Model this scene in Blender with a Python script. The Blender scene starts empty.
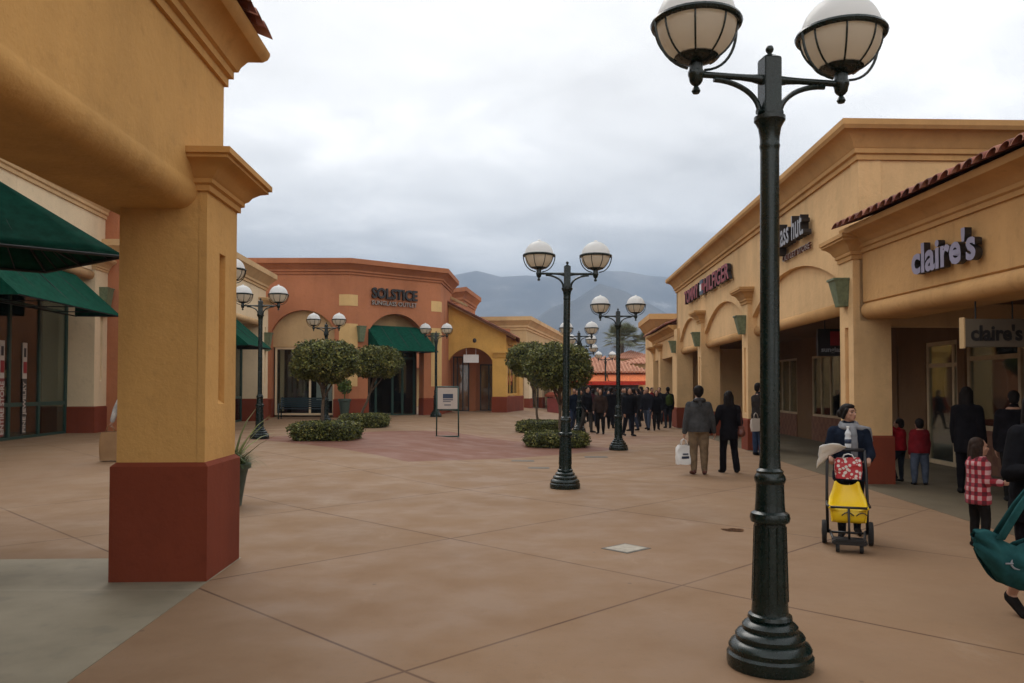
import bpy, bmesh, math, random
import numpy as np
from mathutils import Vector, Matrix, noise, Quaternion
random.seed(7); np.random.seed(7)
D = bpy.data; SC = bpy.context.scene; COL = SC.collection
R = math.radians; PI = math.pi
# ------------------------------------------------------------------ camera
F = 810.0; CAMH = 1.72; PITCH = R(1.6); SHIFT = 22.9
cd = D.cameras.new('camera'); cam = D.objects.new('camera', cd); COL.objects.link(cam)
cd.sensor_fit = 'HORIZONTAL'; cd.sensor_width = 36.0; cd.lens = F/1024*36; cd.shift_y = SHIFT/1024
cd.clip_start = .1; cd.clip_end = 9000
cam.location = (0, 0, CAMH); cam.rotation_euler = (R(90)+PITCH, 0, 0); SC.camera = cam
def ray(px, py):
    u = (px-512)/F; v = (341.5+SHIFT-py)/F
    return Vector((u, math.cos(PITCH)-v*math.sin(PITCH), math.sin(PITCH)+v*math.cos(PITCH)))
def ss(t, a, b):
    t = min(1, max(0, (t-a)/(b-a))); return t*t*(3-2*t)
def gz(x, y):
    k = ss(y, 31, 41); w = ss(-x, -.5-3.5*k, 4-3.8*k)
    return (.30*ss(y, 11, 21)+.10*ss(y, 26, 42))*w
def G(px, py, z=None):
    d = ray(px, py); zz = 0 if z is None else z
    for _ in range(30 if z is None else 1):
        t = (zz-CAMH)/d.z; p = Vector((0, 0, CAMH))+d*t
        if z is None: zz = gz(p.x, p.y)
    return p
def atY(px, py, Y):
    d = ray(px, py); return Vector((0, 0, CAMH))+d*(Y/d.y)
# ------------------------------------------------------------------ materials
class NT:
    def __init__(s, name):
        s.m = D.materials.new(name); s.m.use_nodes = True; s.t = s.m.node_tree
        s.b = s.t.nodes['Principled BSDF']
    def n(s, typ, **kw):
        nd = s.t.nodes.new(typ)
        for k, v in kw.items(): setattr(nd, k, v)
        return nd
    def link(s, a, b): s.t.links.new(a, b)
    def set(s, sock, v):
        if hasattr(v, 'is_linked') or isinstance(v, bpy.types.NodeSocket): s.link(v, sock)
        else: sock.default_value = v
    def math(s, op, a, b=0.0, c=0.0):
        nd = s.n('ShaderNodeMath', operation=op)
        s.set(nd.inputs[0], a); s.set(nd.inputs[1], b); s.set(nd.inputs[2], c); return nd.outputs[0]
    def pos(s):
        return s.n('ShaderNodeNewGeometry').outputs['Position']
    def obj(s):
        return s.n('ShaderNodeTexCoord').outputs['Object']
    def noise(s, vec, scale, detail=4, rough=.55, stretch=None):
        if stretch:
            mp = s.n('ShaderNodeMapping'); mp.inputs['Scale'].default_value = stretch; s.link(vec, mp.inputs[0]); vec = mp.outputs[0]
        nd = s.n('ShaderNodeTexNoise'); s.link(vec, nd.inputs['Vector'])
        nd.inputs['Scale'].default_value = scale; nd.inputs['Detail'].default_value = detail; nd.inputs['Roughness'].default_value = rough
        return nd.outputs['Fac']
    def ramp(s, fac, stops):
        nd = s.n('ShaderNodeValToRGB'); s.link(fac, nd.inputs[0]); e = nd.color_ramp.elements
        while len(e) < len(stops): e.new(.5)
        for el, (p, c) in zip(e, stops): el.position = p; el.color = (*c, 1) if len(c) == 3 else c
        return nd.outputs[0]
    def mix(s, fac, a, b, typ='MIX'):
        nd = s.n('ShaderNodeMix', data_type='RGBA', blend_type=typ)
        s.set(nd.inputs[0], fac)
        for i, v in ((6, a), (7, b)):
            if isinstance(v, (tuple, list)): nd.inputs[i].default_value = (*v, 1) if len(v) == 3 else v
            else: s.link(v, nd.inputs[i])
        return nd.outputs[2]
    def step(s, x, a, b):
        nd = s.n('ShaderNodeMapRange', interpolation_type='SMOOTHSTEP')
        s.set(nd.inputs[0], x); nd.inputs[1].default_value = a; nd.inputs[2].default_value = b
        return nd.outputs[0]
    def bump(s, h, strength=.3, dist=.01):
        nd = s.n('ShaderNodeBump'); nd.inputs['Strength'].default_value = strength; nd.inputs['Distance'].default_value = dist
        s.link(h, nd.inputs['Height']); s.link(nd.outputs[0], s.b.inputs['Normal'])
    def color(s, c): s.set(s.b.inputs['Base Color'], (*c, 1) if isinstance(c, tuple) else c)
    def rough(s, r): s.set(s.b.inputs['Roughness'], r)
def sc(c, k): return tuple(min(1, x*k) for x in c)
def stucco(name, c, grain=1.0, var=.22):
    n = NT(name); p = n.pos()
    big = n.noise(p, .55, 5, .6); drip = n.noise(p, 1.6, 5, .6, (1, 1, .16)); fine = n.noise(p, 55, 3)
    f = n.math('ADD', n.math('MULTIPLY', big, .6), n.math('MULTIPLY', drip, .4))
    col = n.ramp(f, [(.33, sc(c, 1-var)), (.5, c), (.68, sc(c, 1+var*.7))])
    col = n.mix(n.math('MULTIPLY', n.step(n.noise(p, 7, 4), .54, .74), .28), col, sc(c, .68))
    col = n.mix(n.math('MULTIPLY', n.step(n.noise(p, 2.2, 7, .7, (1, 1, .12)), .58, .70), .28), col, sc(c, .60))
    col = n.mix(n.math('MULTIPLY', n.step(n.noise(p, 38, 2), .55, .8), .25), col, sc(c, 1.35))
    n.color(col); n.rough(.9); n.b.inputs['Specular IOR Level'].default_value = .2
    h = n.math('ADD', n.math('ADD', n.math('MULTIPLY', fine, .3), n.math('MULTIPLY', n.noise(p, 4.5, 3), 1.2)), n.math('MULTIPLY', n.noise(p, 16, 5), .8))
    n.bump(h, .5*grain, .018); return n.m
def paint(name, c, rough=.5, metal=0, var=.15, scale=4, spec=.5):
    n = NT(name); p = n.obj()
    n.color(n.ramp(n.noise(p, scale, 5), [(.3, sc(c, 1-var)), (.7, sc(c, 1+var))]))
    n.rough(n.math('ADD', n.math('MULTIPLY', n.noise(p, scale*3), .2), rough-.1)); n.b.inputs['Metallic'].default_value = metal
    n.b.inputs['Specular IOR Level'].default_value = spec
    return n.m
def cloth(name, c, scale=30):
    n = NT(name); p = n.obj()
    n.color(n.ramp(n.noise(p, 9, 4), [(.3, sc(c, .65)), (.7, sc(c, 1.2))])); n.rough(1); n.b.inputs['Specular IOR Level'].default_value = .06
    n.bump(n.noise(p, 70, 2), .25, .004); return n.m
def wob(n, p, amt):
    return n.math('MULTIPLY', n.math('SUBTRACT', p, .5), amt)
YEL = (.56, .315, .105); TAN = (.66, .43, .215); CRM = (.70, .55, .36); TER = (.42, .165, .08); RED = (.19, .042, .02); SHD=(.62,.36,.10)
M = {}
M['yel'] = stucco('yellow_stucco', YEL); M['yeltrim'] = stucco('yellow_trim', (.50, .265, .085), .5)
M['tan'] = stucco('tan_stucco', TAN); M['tantrim'] = stucco('tan_trim', (.50, .285, .115), .5)
M['clr'] = stucco('ochre_stucco', (.56, .325, .135))
M['cream'] = stucco('cream_stucco', CRM, .8, .15); M['creamtrim'] = stucco('cream_trim', (.56, .37, .19), .5)
M['ter'] = stucco('terracotta_stucco', TER); M['tertrim'] = stucco('terracotta_trim', (.37, .145, .07), .5)
M['shed'] = stucco('gold_stucco', SHD); M['beige'] = stucco('beige_stucco', (.50, .34, .175)); M['inset'] = stucco('yellow_inset', (.62, .41, .18), .6)
M['red'] = stucco('oxblood_base_paint', RED, .5, .25); M['soff'] = stucco('shaded_arcade_stucco', (.15, .085, .042))  # ceiling and storefront stucco darkened: arcade shade put into its colour
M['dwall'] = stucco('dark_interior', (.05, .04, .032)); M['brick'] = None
M['lamp'] = paint('lamp_green_black', (.004, .012, .010), .27, 0, .3, 9, .45)
def _acrylic(name, c, f):
    n = NT(name); tl = n.n('ShaderNodeBsdfTranslucent'); tl.inputs[0].default_value = (*c, 1); n.color(c); n.rough(.3); n.b.inputs['Specular IOR Level'].default_value = .4
    mx = n.n('ShaderNodeMixShader'); mx.inputs[0].default_value = f; n.link(n.b.outputs[0], mx.inputs[1]); n.link(tl.outputs[0], mx.inputs[2]); n.link(mx.outputs[0], n.t.nodes['Material Output'].inputs[0]); return n.m
M['dome'] = _acrylic('white_dome', (.86, .86, .85), .6); M['diff'] = _acrylic('beige_diffuser', (.90, .82, .70), .72)
M['gfr'] = paint('green_window_frame', (.015, .05, .038), .45); M['wfr'] = paint('cream_window_frame', (.42, .32, .2), .6)
M['dfr'] = paint('dark_frame', (.03, .024, .02), .5)
M['awn'] = cloth('green_canvas', (.006, .058, .036)); M['awnd'] = cloth('dark_green_canvas', (.004, .036, .023)); M['awnu'] = cloth('awning_underside', (.008, .028, .018))
M['sconce'] = paint('green_patina', (.13, .16, .09), .6, 0, .25, 14)
M['bark'] = paint('bark', (.10, .07, .045), .95, 0, .4, 20)
M['black'] = paint('black_plastic', (.012, .012, .013), .45); M['white'] = paint('white_paper', (.72, .72, .70), .6, 0, .05)
M['redlet'] = paint('red_letter', (.24, .012, .018), .45); M['darklet'] = paint('dark_letter_side', (.02, .016, .016), .5)
M['lav'] = paint('lavender_letter', (.26, .24, .33), .5); M['silver'] = paint('silver_letter', (.25, .255, .28), .5)
M['blk'] = paint('black_letter', (.010, .008, .008), .5); M['greylet'] = paint('grey_letter', (.30, .25, .22), .5)
M['kraft'] = paint('kraft_paper', (.27, .15, .065), .8, 0, .12); M['navy'] = paint('navy_enamel', (.02, .035, .07), .4)
M['bluegreen'] = paint('bench_green', (.010, .028, .034), .4)
M['yplast'] = paint('yellow_plastic', (.80, .53, .006), .4, 0, .06); M['tyre'] = paint('tyre', (.02, .02, .02), .85)
M['teal'] = cloth('teal_canvas', (.018, .072, .074)); M['orange'] = cloth('orange_canvas', (.60, .17, .07)); M['redcan'] = cloth('red_canvas', (.42, .04, .025))
M['skin'] = paint('skin', (.38, .20, .13), .55, 0, .08, 20); M['hair'] = paint('dark_hair', (.009, .006, .005), .7, 0, .4, 40, .15); M['hairbr'] = paint('brown_hair', (.026, .014, .009), .7, 0, .4, 40, .15)
M['pot'] = paint('glazed_pot', (.04, .06, .045), .5, 0, .35, 8); M['bin'] = paint('bin_red', (.20, .03, .022), .6)
M['signpanel'] = paint('sign_panel', (.47, .40, .34), .6, 0, .05); M['iron'] = paint('iron', (.10, .09, .075), .75, 0, .3, 12)
M['plate'] = paint('pale_cover', (.34, .30, .24), .8, 0, .2, 12); M['bottle'] = paint('clear_plastic', (.6, .63, .66), .15, 0, .05)
M['leather'] = paint('brown_leather', (.12, .035, .022), .5)
def _glass():
    n = NT('shop_glass'); t = n.t
    tr = n.n('ShaderNodeBsdfTransparent'); tr.inputs[0].default_value = (.80, .84, .82, 1)
    gl = n.n('ShaderNodeBsdfGlossy'); gl.inputs['Roughness'].default_value = .03; gl.inputs[0].default_value = (.8, .85, .85, 1)
    fr = n.n('ShaderNodeFresnel'); fr.inputs[0].default_value = 1.5
    mx = n.n('ShaderNodeMixShader'); n.link(n.math('ADD', n.math('MULTIPLY', fr.outputs[0], .8), .02), mx.inputs[0]); n.link(tr.outputs[0], mx.inputs[1]); n.link(gl.outputs[0], mx.inputs[2])
    n.link(mx.outputs[0], t.nodes['Material Output'].inputs[0]); return n.m
M['glass'] = _glass()
def _tile():
    n = NT('clay_tile'); p = n.pos(); oi = n.n('ShaderNodeNewGeometry').outputs['Random Per Island']
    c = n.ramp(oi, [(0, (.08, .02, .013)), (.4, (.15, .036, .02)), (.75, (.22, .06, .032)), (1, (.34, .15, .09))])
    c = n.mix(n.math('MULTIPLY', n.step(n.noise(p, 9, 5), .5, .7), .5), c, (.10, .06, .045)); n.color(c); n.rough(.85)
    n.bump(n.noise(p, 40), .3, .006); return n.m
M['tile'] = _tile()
def _brick():
    n = NT('wainscot_tile'); p = n.pos(); mp = n.n('ShaderNodeMapping'); mp.inputs['Rotation'].default_value = (R(90), 0, R(90)); n.link(p, mp.inputs[0])
    ch = n.n('ShaderNodeTexChecker'); ch.inputs['Scale'].default_value = 5.2; n.link(p, ch.inputs[0])
    ch.inputs[1].default_value = (.20, .095, .05, 1); ch.inputs[2].default_value = (.13, .045, .027, 1)
    c = n.mix(.5, ch.outputs[0], n.ramp(n.noise(p, 6, 5), [(.3, (.09, .035, .02)), (.7, (.2, .09, .05))])); n.color(c); n.rough(.7); return n.m
M['brick'] = _brick()
def _goods():
    n = NT('shelf_goods'); p = n.pos(); v = n.n('ShaderNodeTexVoronoi'); v.inputs['Scale'].default_value = 3.2; n.link(p, v.inputs[0])
    hs = n.n('ShaderNodeHueSaturation'); hs.inputs['Saturation'].default_value = .45; hs.inputs['Value'].default_value = .28; n.link(v.outputs['Color'], hs.inputs['Color'])
    n.color(n.mix(.6, hs.outputs[0], (.085, .05, .03))); n.rough(.7); return n.m
M['goods'] = _goods()
def _ground():
    n = NT('paving'); p = n.pos(); sp = n.n('ShaderNodeSeparateXYZ'); n.link(p, sp.inputs[0]); x, y = sp.outputs[0], sp.outputs[1]
    wx = n.noise(p, .7, 2)
    u = n.math('DIVIDE', n.math('SUBTRACT', n.math('ADD', x, y), 4.3), 4.25); v = n.math('DIVIDE', n.math('SUBTRACT', n.math('SUBTRACT', y, x), 5.6), 4.35)
    du = n.math('MULTIPLY', n.math('ABSOLUTE', n.math('SUBTRACT', u, n.math('ROUND', u))), 3.0)
    dv = n.math('MULTIPLY', n.math('ABSOLUTE', n.math('SUBTRACT', v, n.math('ROUND', v))), 3.07)
    seam = n.math('SUBTRACT', 1, n.step(n.math('MINIMUM', du, dv), .006, .018))
    cv = n.n('ShaderNodeCombineXYZ'); n.link(n.math('FLOOR', u), cv.inputs[0]); n.link(n.math('FLOOR', v), cv.inputs[1])
    wn = n.n('ShaderNodeTexWhiteNoise', noise_dimensions='2D'); n.link(cv.outputs[0], wn.inputs['Vector'])
    base = n.ramp(n.noise(p, .35, 6, .62), [(.32, (.208, .124, .067)), (.5, (.236, .144, .080)), (.68, (.264, .167, .096))])
    base = n.mix(n.math('MULTIPLY', wn.outputs['Value'], .35), base, (.24, .145, .086))
    base = n.mix(n.math('MULTIPLY', n.step(n.noise(p, 2.6, 6, .65), .50, .75), .16), base, (.19, .115, .07))
    base = n.mix(n.math('MULTIPLY', n.step(n.noise(p, 1.1, 6, .7, (1, .35, 1)), .60, .72), .3), base, (.33, .23, .155))
    base = n.mix(n.math('MULTIPLY', n.step(n.noise(p, 24, 3), .56, .72), .3), base, (.17, .115, .075))
    base = n.mix(n.math('MULTIPLY', n.step(n.noise(p, 110, 2), .50, .66), .4), base, (.19, .13, .085))
    base = n.mix(n.math('MULTIPLY', n.step(n.noise(p, .8, 8, .72), .53, .72), .2), base, (.185, .115, .07))
    base = n.mix(n.math('MULTIPLY', n.step(n.noise(p, .6, 8, .72, (1, .5, 3)), .57, .70), .3), base, (.34, .255, .18))
    vg = n.n('ShaderNodeTexVoronoi'); vg.inputs['Scale'].default_value = 1.3; n.link(p, vg.inputs[0])
    base = n.mix(n.math('MULTIPLY', n.math('SUBTRACT', 1, n.step(vg.outputs['Distance'], .018, .03)), .55), base, (.08, .055, .045))
    dia = n.math('ADD', n.math('ABSOLUTE', n.math('ADD', x, 2.2)), n.math('ABSOLUTE', n.math('SUBTRACT', y, 22.6)))
    base = n.mix(n.math('MULTIPLY', n.math('SUBTRACT', 1, n.step(dia, 5.3, 5.36)), .7), base, (.165, .058, .044))
    dia2 = n.math('ADD', n.math('ABSOLUTE', n.math('SUBTRACT', x, 2.2)), n.math('ABSOLUTE', n.math('SUBTRACT', y, 27)))
    base = n.mix(n.math('MULTIPLY', n.math('SUBTRACT', 1, n.step(dia2, 4.2, 4.26)), .35), base, (.22, .11, .075))
    base = n.mix(n.math('MULTIPLY', n.math('MULTIPLY', seam, n.ramp(n.noise(p, .5, 3), [(.35, (.45,)*3), (.6, (.95,)*3)])), .95), base, (.075, .036, .022)); n.color(base)
    n.rough(n.ramp(n.noise(p, 1.3, 5), [(.35, (.55,)*3), (.65, (.85,)*3)])); n.b.inputs['Specular IOR Level'].default_value = .16
    h = n.math('SUBTRACT', n.math('MULTIPLY', n.noise(p, 60, 3), .3), seam); n.bump(h, .3, .006); return n.m
M['paving'] = _ground()
def _slab():
    n = NT('grey_slab'); p = n.pos()
    c = n.ramp(n.noise(p, .8, 6, .6), [(.3, (.16, .135, .088)), (.5, (.225, .192, .130)), (.7, (.29, .25, .175))])
    c = n.mix(n.math('MULTIPLY', n.step(n.noise(p, 3, 5), .55, .7), .3), c, (.12, .105, .08))
    sp = n.n('ShaderNodeSeparateXYZ'); n.link(p, sp.inputs[0])
    q = n.math('DIVIDE', n.math('SUBTRACT', sp.outputs[1], 6.9), 3.0); dq = n.math('MULTIPLY', n.math('ABSOLUTE', n.math('SUBTRACT', q, n.math('ROUND', q))), 3.0)
    c = n.mix(n.math('MULTIPLY', n.math('SUBTRACT', 1, n.step(dq, .008, .022)), .5), c, (.30, .27, .20))
    n.color(c); n.rough(.75); n.bump(n.noise(p, 50, 3), .2, .004); return n.m
M['slab'] = _slab()
M['walk'] = stucco('shaded_walk_concrete', (.125, .098, .062), .3, .3)  # right arcade floor, its shade painted into the concrete colour
def _glow():
    n = NT('shop_light'); n.b.inputs['Emission Color'].default_value = (1, .78, .5, 1); n.b.inputs['Emission Strength'].default_value = 6; return n.m
M['glow'] = _glow()
def _leaf(name, c):
    n = NT(name); oi = n.n('ShaderNodeNewGeometry').outputs['Random Per Island']
    n.color(n.ramp(oi, [(0, sc(c, .55)), (.6, c), (1, sc(c, 1.6))])); n.rough(.6); n.b.inputs['Specular IOR Level'].default_value = .3; return n.m
M['leafd'] = _leaf('leaf_dark', (.060, .068, .016)); M['leaf'] = _leaf('leaf_mid', (.125, .132, .03)); M['leafl'] = _leaf('leaf_light', (.21, .195, .055)); M['frond'] = _leaf('frond', (.14, .15, .075)); M['blade'] = _leaf('grass_blade', (.06, .10, .018))
M['core'] = paint('crown_twigs', (.016, .020, .007), .95, 0, .4, 12)
# ------------------------------------------------------------------ mesh builder
class MB:
    def __init__(s): s.v = []; s.f = []; s.mi = []
    def add(s, vs, fs, mi=0):
        o = len(s.v); s.v += [tuple(v) for v in vs]; s.f += [tuple(i+o for i in f) for f in fs]; s.mi += [mi]*len(fs); return s
    def box(s, a, b, mi=0, T=None):
        (x0, y0, z0), (x1, y1, z1) = a, b
        vs = [(x, y, z) for z in (z0, z1) for y in (y0, y1) for x in (x0, x1)]
        if T: vs = [T(*v) for v in vs]
        return s.add(vs, [(0, 2, 3, 1), (4, 5, 7, 6), (0, 1, 5, 4), (2, 6, 7, 3), (0, 4, 6, 2), (1, 3, 7, 5)], mi)
    def prism(s, poly, w0, w1, T, mi=0):
        """poly in (a,b); extruded from w0 to w1; T(a,w,b) -> world"""
        n = len(poly); vs = [T(a, w0, b) for a, b in poly]+[T(a, w1, b) for a, b in poly]
        return s.add(vs, [tuple(range(n)), tuple(range(2*n-1, n-1, -1))]+[(i, i+n, (i+1) % n+n, (i+1) % n) for i in range(n)], mi)
    def sweep(s, path, prof, mi=0, cap=True, closed=False):
        """profile (out,z) along xy path, outward = right of travel, mitred"""
        P = [Vector(p[:2]) for p in path]; n = len(P); offs = []
        for i in range(n):
            ds = []
            if closed or i > 0: ds.append((P[i]-P[i-1]).normalized())
            if closed or i < n-1: ds.append((P[(i+1) % n]-P[i]).normalized())
            ns = [Vector((d.y, -d.x)) for d in ds]; m = sum(ns, Vector((0, 0))); m.normalize(); offs.append(m/max(.3, m.dot(ns[0])))
        k = len(prof); vs = []
        for p, o in zip(P, offs): vs += [(p.x+o.x*a, p.y+o.y*a, z) for a, z in prof]
        fs = []
        for i in range(n if closed else n-1):
            j = (i+1) % n
            fs += [(i*k+q, i*k+(q+1) % k, j*k+(q+1) % k, j*k+q) for q in range(k)]
        if cap and not closed: fs += [tuple(range(k-1, -1, -1)), tuple((n-1)*k+q for q in range(k))]
        return s.add(vs, fs, mi)
    def lathe(s, prof, c=(0, 0, 0), seg=20, mi=0, sx=1, sy=1):
        vs = []; k = len(prof)
        for i in range(seg):
            a = 2*PI*i/seg
            vs += [(c[0]+r*math.cos(a)*sx, c[1]+r*math.sin(a)*sy, c[2]+z) for r, z in prof]
        fs = [(i*k+q, ((i+1) % seg)*k+q, ((i+1) % seg)*k+q+1, i*k+q+1) for i in range(seg) for q in range(k-1)]
        fs += [tuple(i*k for i in range(seg-1, -1, -1)), tuple(i*k+k-1 for i in range(seg))]
        return s.add(vs, fs, mi)
    def tube(s, pts, r, seg=8, mi=0, ends=True):
        pts = [Vector(p) for p in pts]; n = len(pts); rs = r if isinstance(r, (list, tuple)) else [r]*n; vs = []
        up = None
        for i, p in enumerate(pts):
            d = (pts[min(i+1, n-1)]-pts[max(i-1, 0)]).normalized()
            if up is None: up = d.orthogonal().normalized()
            up = (up-d*up.dot(d)).normalized(); sd = d.cross(up)
            vs += [p+(up*math.cos(2*PI*j/seg)+sd*math.sin(2*PI*j/seg))*rs[i] for j in range(seg)]
        fs = [(i*seg+j, i*seg+(j+1) % seg, (i+1)*seg+(j+1) % seg, (i+1)*seg+j) for i in range(n-1) for j in range(seg)]
        if ends: fs += [tuple(range(seg-1, -1, -1)), tuple((n-1)*seg+j for j in range(seg))]
        return s.add(vs, fs, mi)
    def ring(s, c, R_, r, seg=28, s2=8, mi=0):
        vs = [(c[0]+(R_+r*math.cos(b))*math.cos(a), c[1]+(R_+r*math.cos(b))*math.sin(a), c[2]+r*math.sin(b)) for a in [2*PI*i/seg for i in range(seg)] for b in [2*PI*j/s2 for j in range(s2)]]
        return s.add(vs, [(i*s2+j, ((i+1) % seg)*s2+j, ((i+1) % seg)*s2+(j+1) % s2, i*s2+(j+1) % s2) for i in range(seg) for j in range(s2)], mi)
    def ell(s, c, r, seg=16, rg=10, mi=0, rot=None, lo=-90, hi=90):
        vs = []; c = Vector(c)
        for i in range(rg+1):
            t = R(lo+(hi-lo)*i/rg)
            for j in range(seg):
                a = 2*PI*j/seg; v = Vector((r[0]*math.cos(t)*math.cos(a), r[1]*math.cos(t)*math.sin(a), r[2]*math.sin(t)))
                if rot is not None: v = rot @ v
                vs.append(c+v)
        fs = [(i*seg+j, i*seg+(j+1) % seg, (i+1)*seg+(j+1) % seg, (i+1)*seg+j) for i in range(rg) for j in range(seg)]
        fs += [tuple(range(seg-1, -1, -1)), tuple(rg*seg+j for j in range(seg))]
        return s.add(vs, fs, mi)
    def cap(s, a, b, ra, rb, seg=12, mi=0):
        """tapered capsule"""
        a = Vector(a); b = Vector(b); d = (b-a); L = d.length; d = d/L if L > 1e-6 else Vector((0, 0, 1)); pts = []; rs = []
        for k in range(4): t = PI/2*k/4; pts.append(a-d*ra*math.cos(t)); rs.append(max(1e-4, ra*math.sin(t)))
        for k in range(5): t = PI/2*k/4; pts.append(b+d*rb*math.sin(t)); rs.append(max(1e-4, rb*math.cos(t)))
        pts.insert(4, a); rs.insert(4, ra)
        return s.tube(pts, rs, seg, mi)
    def loft(s, rings, seg=20, mi=0):
        """rings: (cx,cy,z,rx,ry)"""
        vs = [(cx+rx*math.cos(2*PI*j/seg), cy+ry*math.sin(2*PI*j/seg), z) for cx, cy, z, rx, ry in rings for j in range(seg)]; n = len(rings)
        fs = [(i*seg+j, i*seg+(j+1) % seg, (i+1)*seg+(j+1) % seg, (i+1)*seg+j) for i in range(n-1) for j in range(seg)]
        fs += [tuple(range(seg-1, -1, -1)), tuple((n-1)*seg+j for j in range(seg))]
        return s.add(vs, fs, mi)
    def build(s, name, mats, parent=None, smooth=False, fix=True, bevel=0):
        mats = mats if isinstance(mats, (list, tuple)) else [mats]
        me = D.meshes.new(name); org = Vector(parent_origin(parent)) if parent else Vector((0, 0, 0))
        me.from_pydata([(v[0]-org.x, v[1]-org.y, v[2]-org.z) for v in s.v], [], s.f)
        for m in mats: me.materials.append(M[m] if isinstance(m, str) else m)
        me.polygons.foreach_set('material_index', s.mi)
        if fix:
            bm = bmesh.new(); bm.from_mesh(me); bmesh.ops.recalc_face_normals(bm, faces=bm.faces)
            if bevel:
                es = [e for e in bm.edges if len(e.link_faces) == 2 and e.calc_face_angle(0) > .6]
                bmesh.ops.bevel(bm, geom=es, offset=bevel, segments=2, affect='EDGES', clamp_overlap=True)
            bm.to_mesh(me); bm.free()
        if smooth is True:
            me.polygons.foreach_set('use_smooth', [True]*len(me.polygons))
        elif smooth:
            me.polygons.foreach_set('use_smooth', [True]*len(me.polygons)); me.set_sharp_from_angle(angle=R(smooth))
        o = D.objects.new(name, me); COL.objects.link(o)
        if smooth and smooth is not True: wn = o.modifiers.new('wn', 'WEIGHTED_NORMAL'); wn.keep_sharp = True
        if parent: o.parent = parent
        return o
def parent_origin(p):
    v = Vector((0, 0, 0))
    while p: v += p.location; p = p.parent
    return v
def tag(o, label=None, cat=None, group=None, kind=None):
    if label: o['label'] = label
    if cat: o['category'] = cat
    if group: o['group'] = group
    if kind: o['kind'] = kind
    return o
def thing(name, label, cat, loc=(0, 0, 0), rz=0, group=None):
    o = D.objects.new(name, None); o.empty_display_size = .2; COL.objects.link(o); o.location = loc; o.rotation_euler = (0, 0, rz)
    return tag(o, label, cat, group)
def dup(root, loc, rz=0, label=None, scale=None):
    def cp(o, par):
        c = o.copy(); COL.objects.link(c); c.parent = par
        for ch in list(o.children): cp(ch, c)
        return c
    r = cp(root, None); r.location = loc; r.rotation_euler = (0, 0, rz)
    if label: r['label'] = label
    if scale: r.scale = (scale,)*3
    return r
class Fr:
    """facade frame: s along, d outward, z up"""
    def __init__(s, o, a, side):
        s.o = Vector(o[:2]); s.a = Vector(a).normalized(); s.n = Vector((s.a.y, -s.a.x))*side
    def __call__(s, S, d, z):
        p = s.o+s.a*S+s.n*d; return (p.x, p.y, z)
    def xy(s, S, d): p = s.o+s.a*S+s.n*d; return (p.x, p.y)
def text_mesh(name, body, mats, parent, center, right, normal, width, height, depth, bold=.0):
    cu = D.curves.new('t', 'FONT'); cu.body = body; cu.size = 1; cu.extrude = .5; cu.offset = bold; cu.resolution_u = 3
    cu.align_x = 'LEFT'; ob = D.objects.new('t', cu); COL.objects.link(ob)
    dg = bpy.context.evaluated_depsgraph_get(); me = D.meshes.new_from_object(ob.evaluated_get(dg)); D.objects.remove(ob); D.curves.remove(cu)
    co = np.array([v.co for v in me.vertices]); lo = co.min(0); hi = co.max(0)
    org = parent_origin(parent) if parent else Vector((0, 0, 0)); rt = Vector(right).normalized(); nm = Vector(normal).normalized(); up = Vector((0, 0, 1))
    if abs(rt.z) > .5: up = nm.cross(rt)
    c = Vector(center)-org
    for v in me.vertices:
        x = ((v.co.x-lo[0])/(hi[0]-lo[0])-.5)*width; y = ((v.co.y-lo[1])/(hi[1]-lo[1])-.5)*height; z = (v.co.z+.5)*depth
        v.co = c+rt*x+up*y+nm*z
    for m in mats: me.materials.append(M[m])
    if len(mats) > 1:
        for p in me.polygons: p.material_index = 0 if p.normal.dot(nm) > .7 else 1
    o = D.objects.new(name, me); COL.objects.link(o)
    if parent: o.parent = parent
    return o
def arc(c, r, a0, a1, n): return [(c[0]+r*math.cos(a0+(a1-a0)*i/n), c[1]+r*math.sin(a0+(a1-a0)*i/n)) for i in range(n+1)]
def arch_pts(s0, s1, zs, za, n=14):
    """segmental arch from (s0,zs) to (s1,zs) with apex za"""
    h = za-zs; w = (s1-s0)/2; r = (w*w+h*h)/(2*h); cz = za-r; t = math.asin(min(1, w/r)) if r >= w else PI/2
    if h > w: t = PI-math.asin(w/r)
    return [((s0+s1)/2+r*math.sin(-t+2*t*i/n), cz+r*math.cos(-t+2*t*i/n)) for i in range(n+1)]
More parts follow.
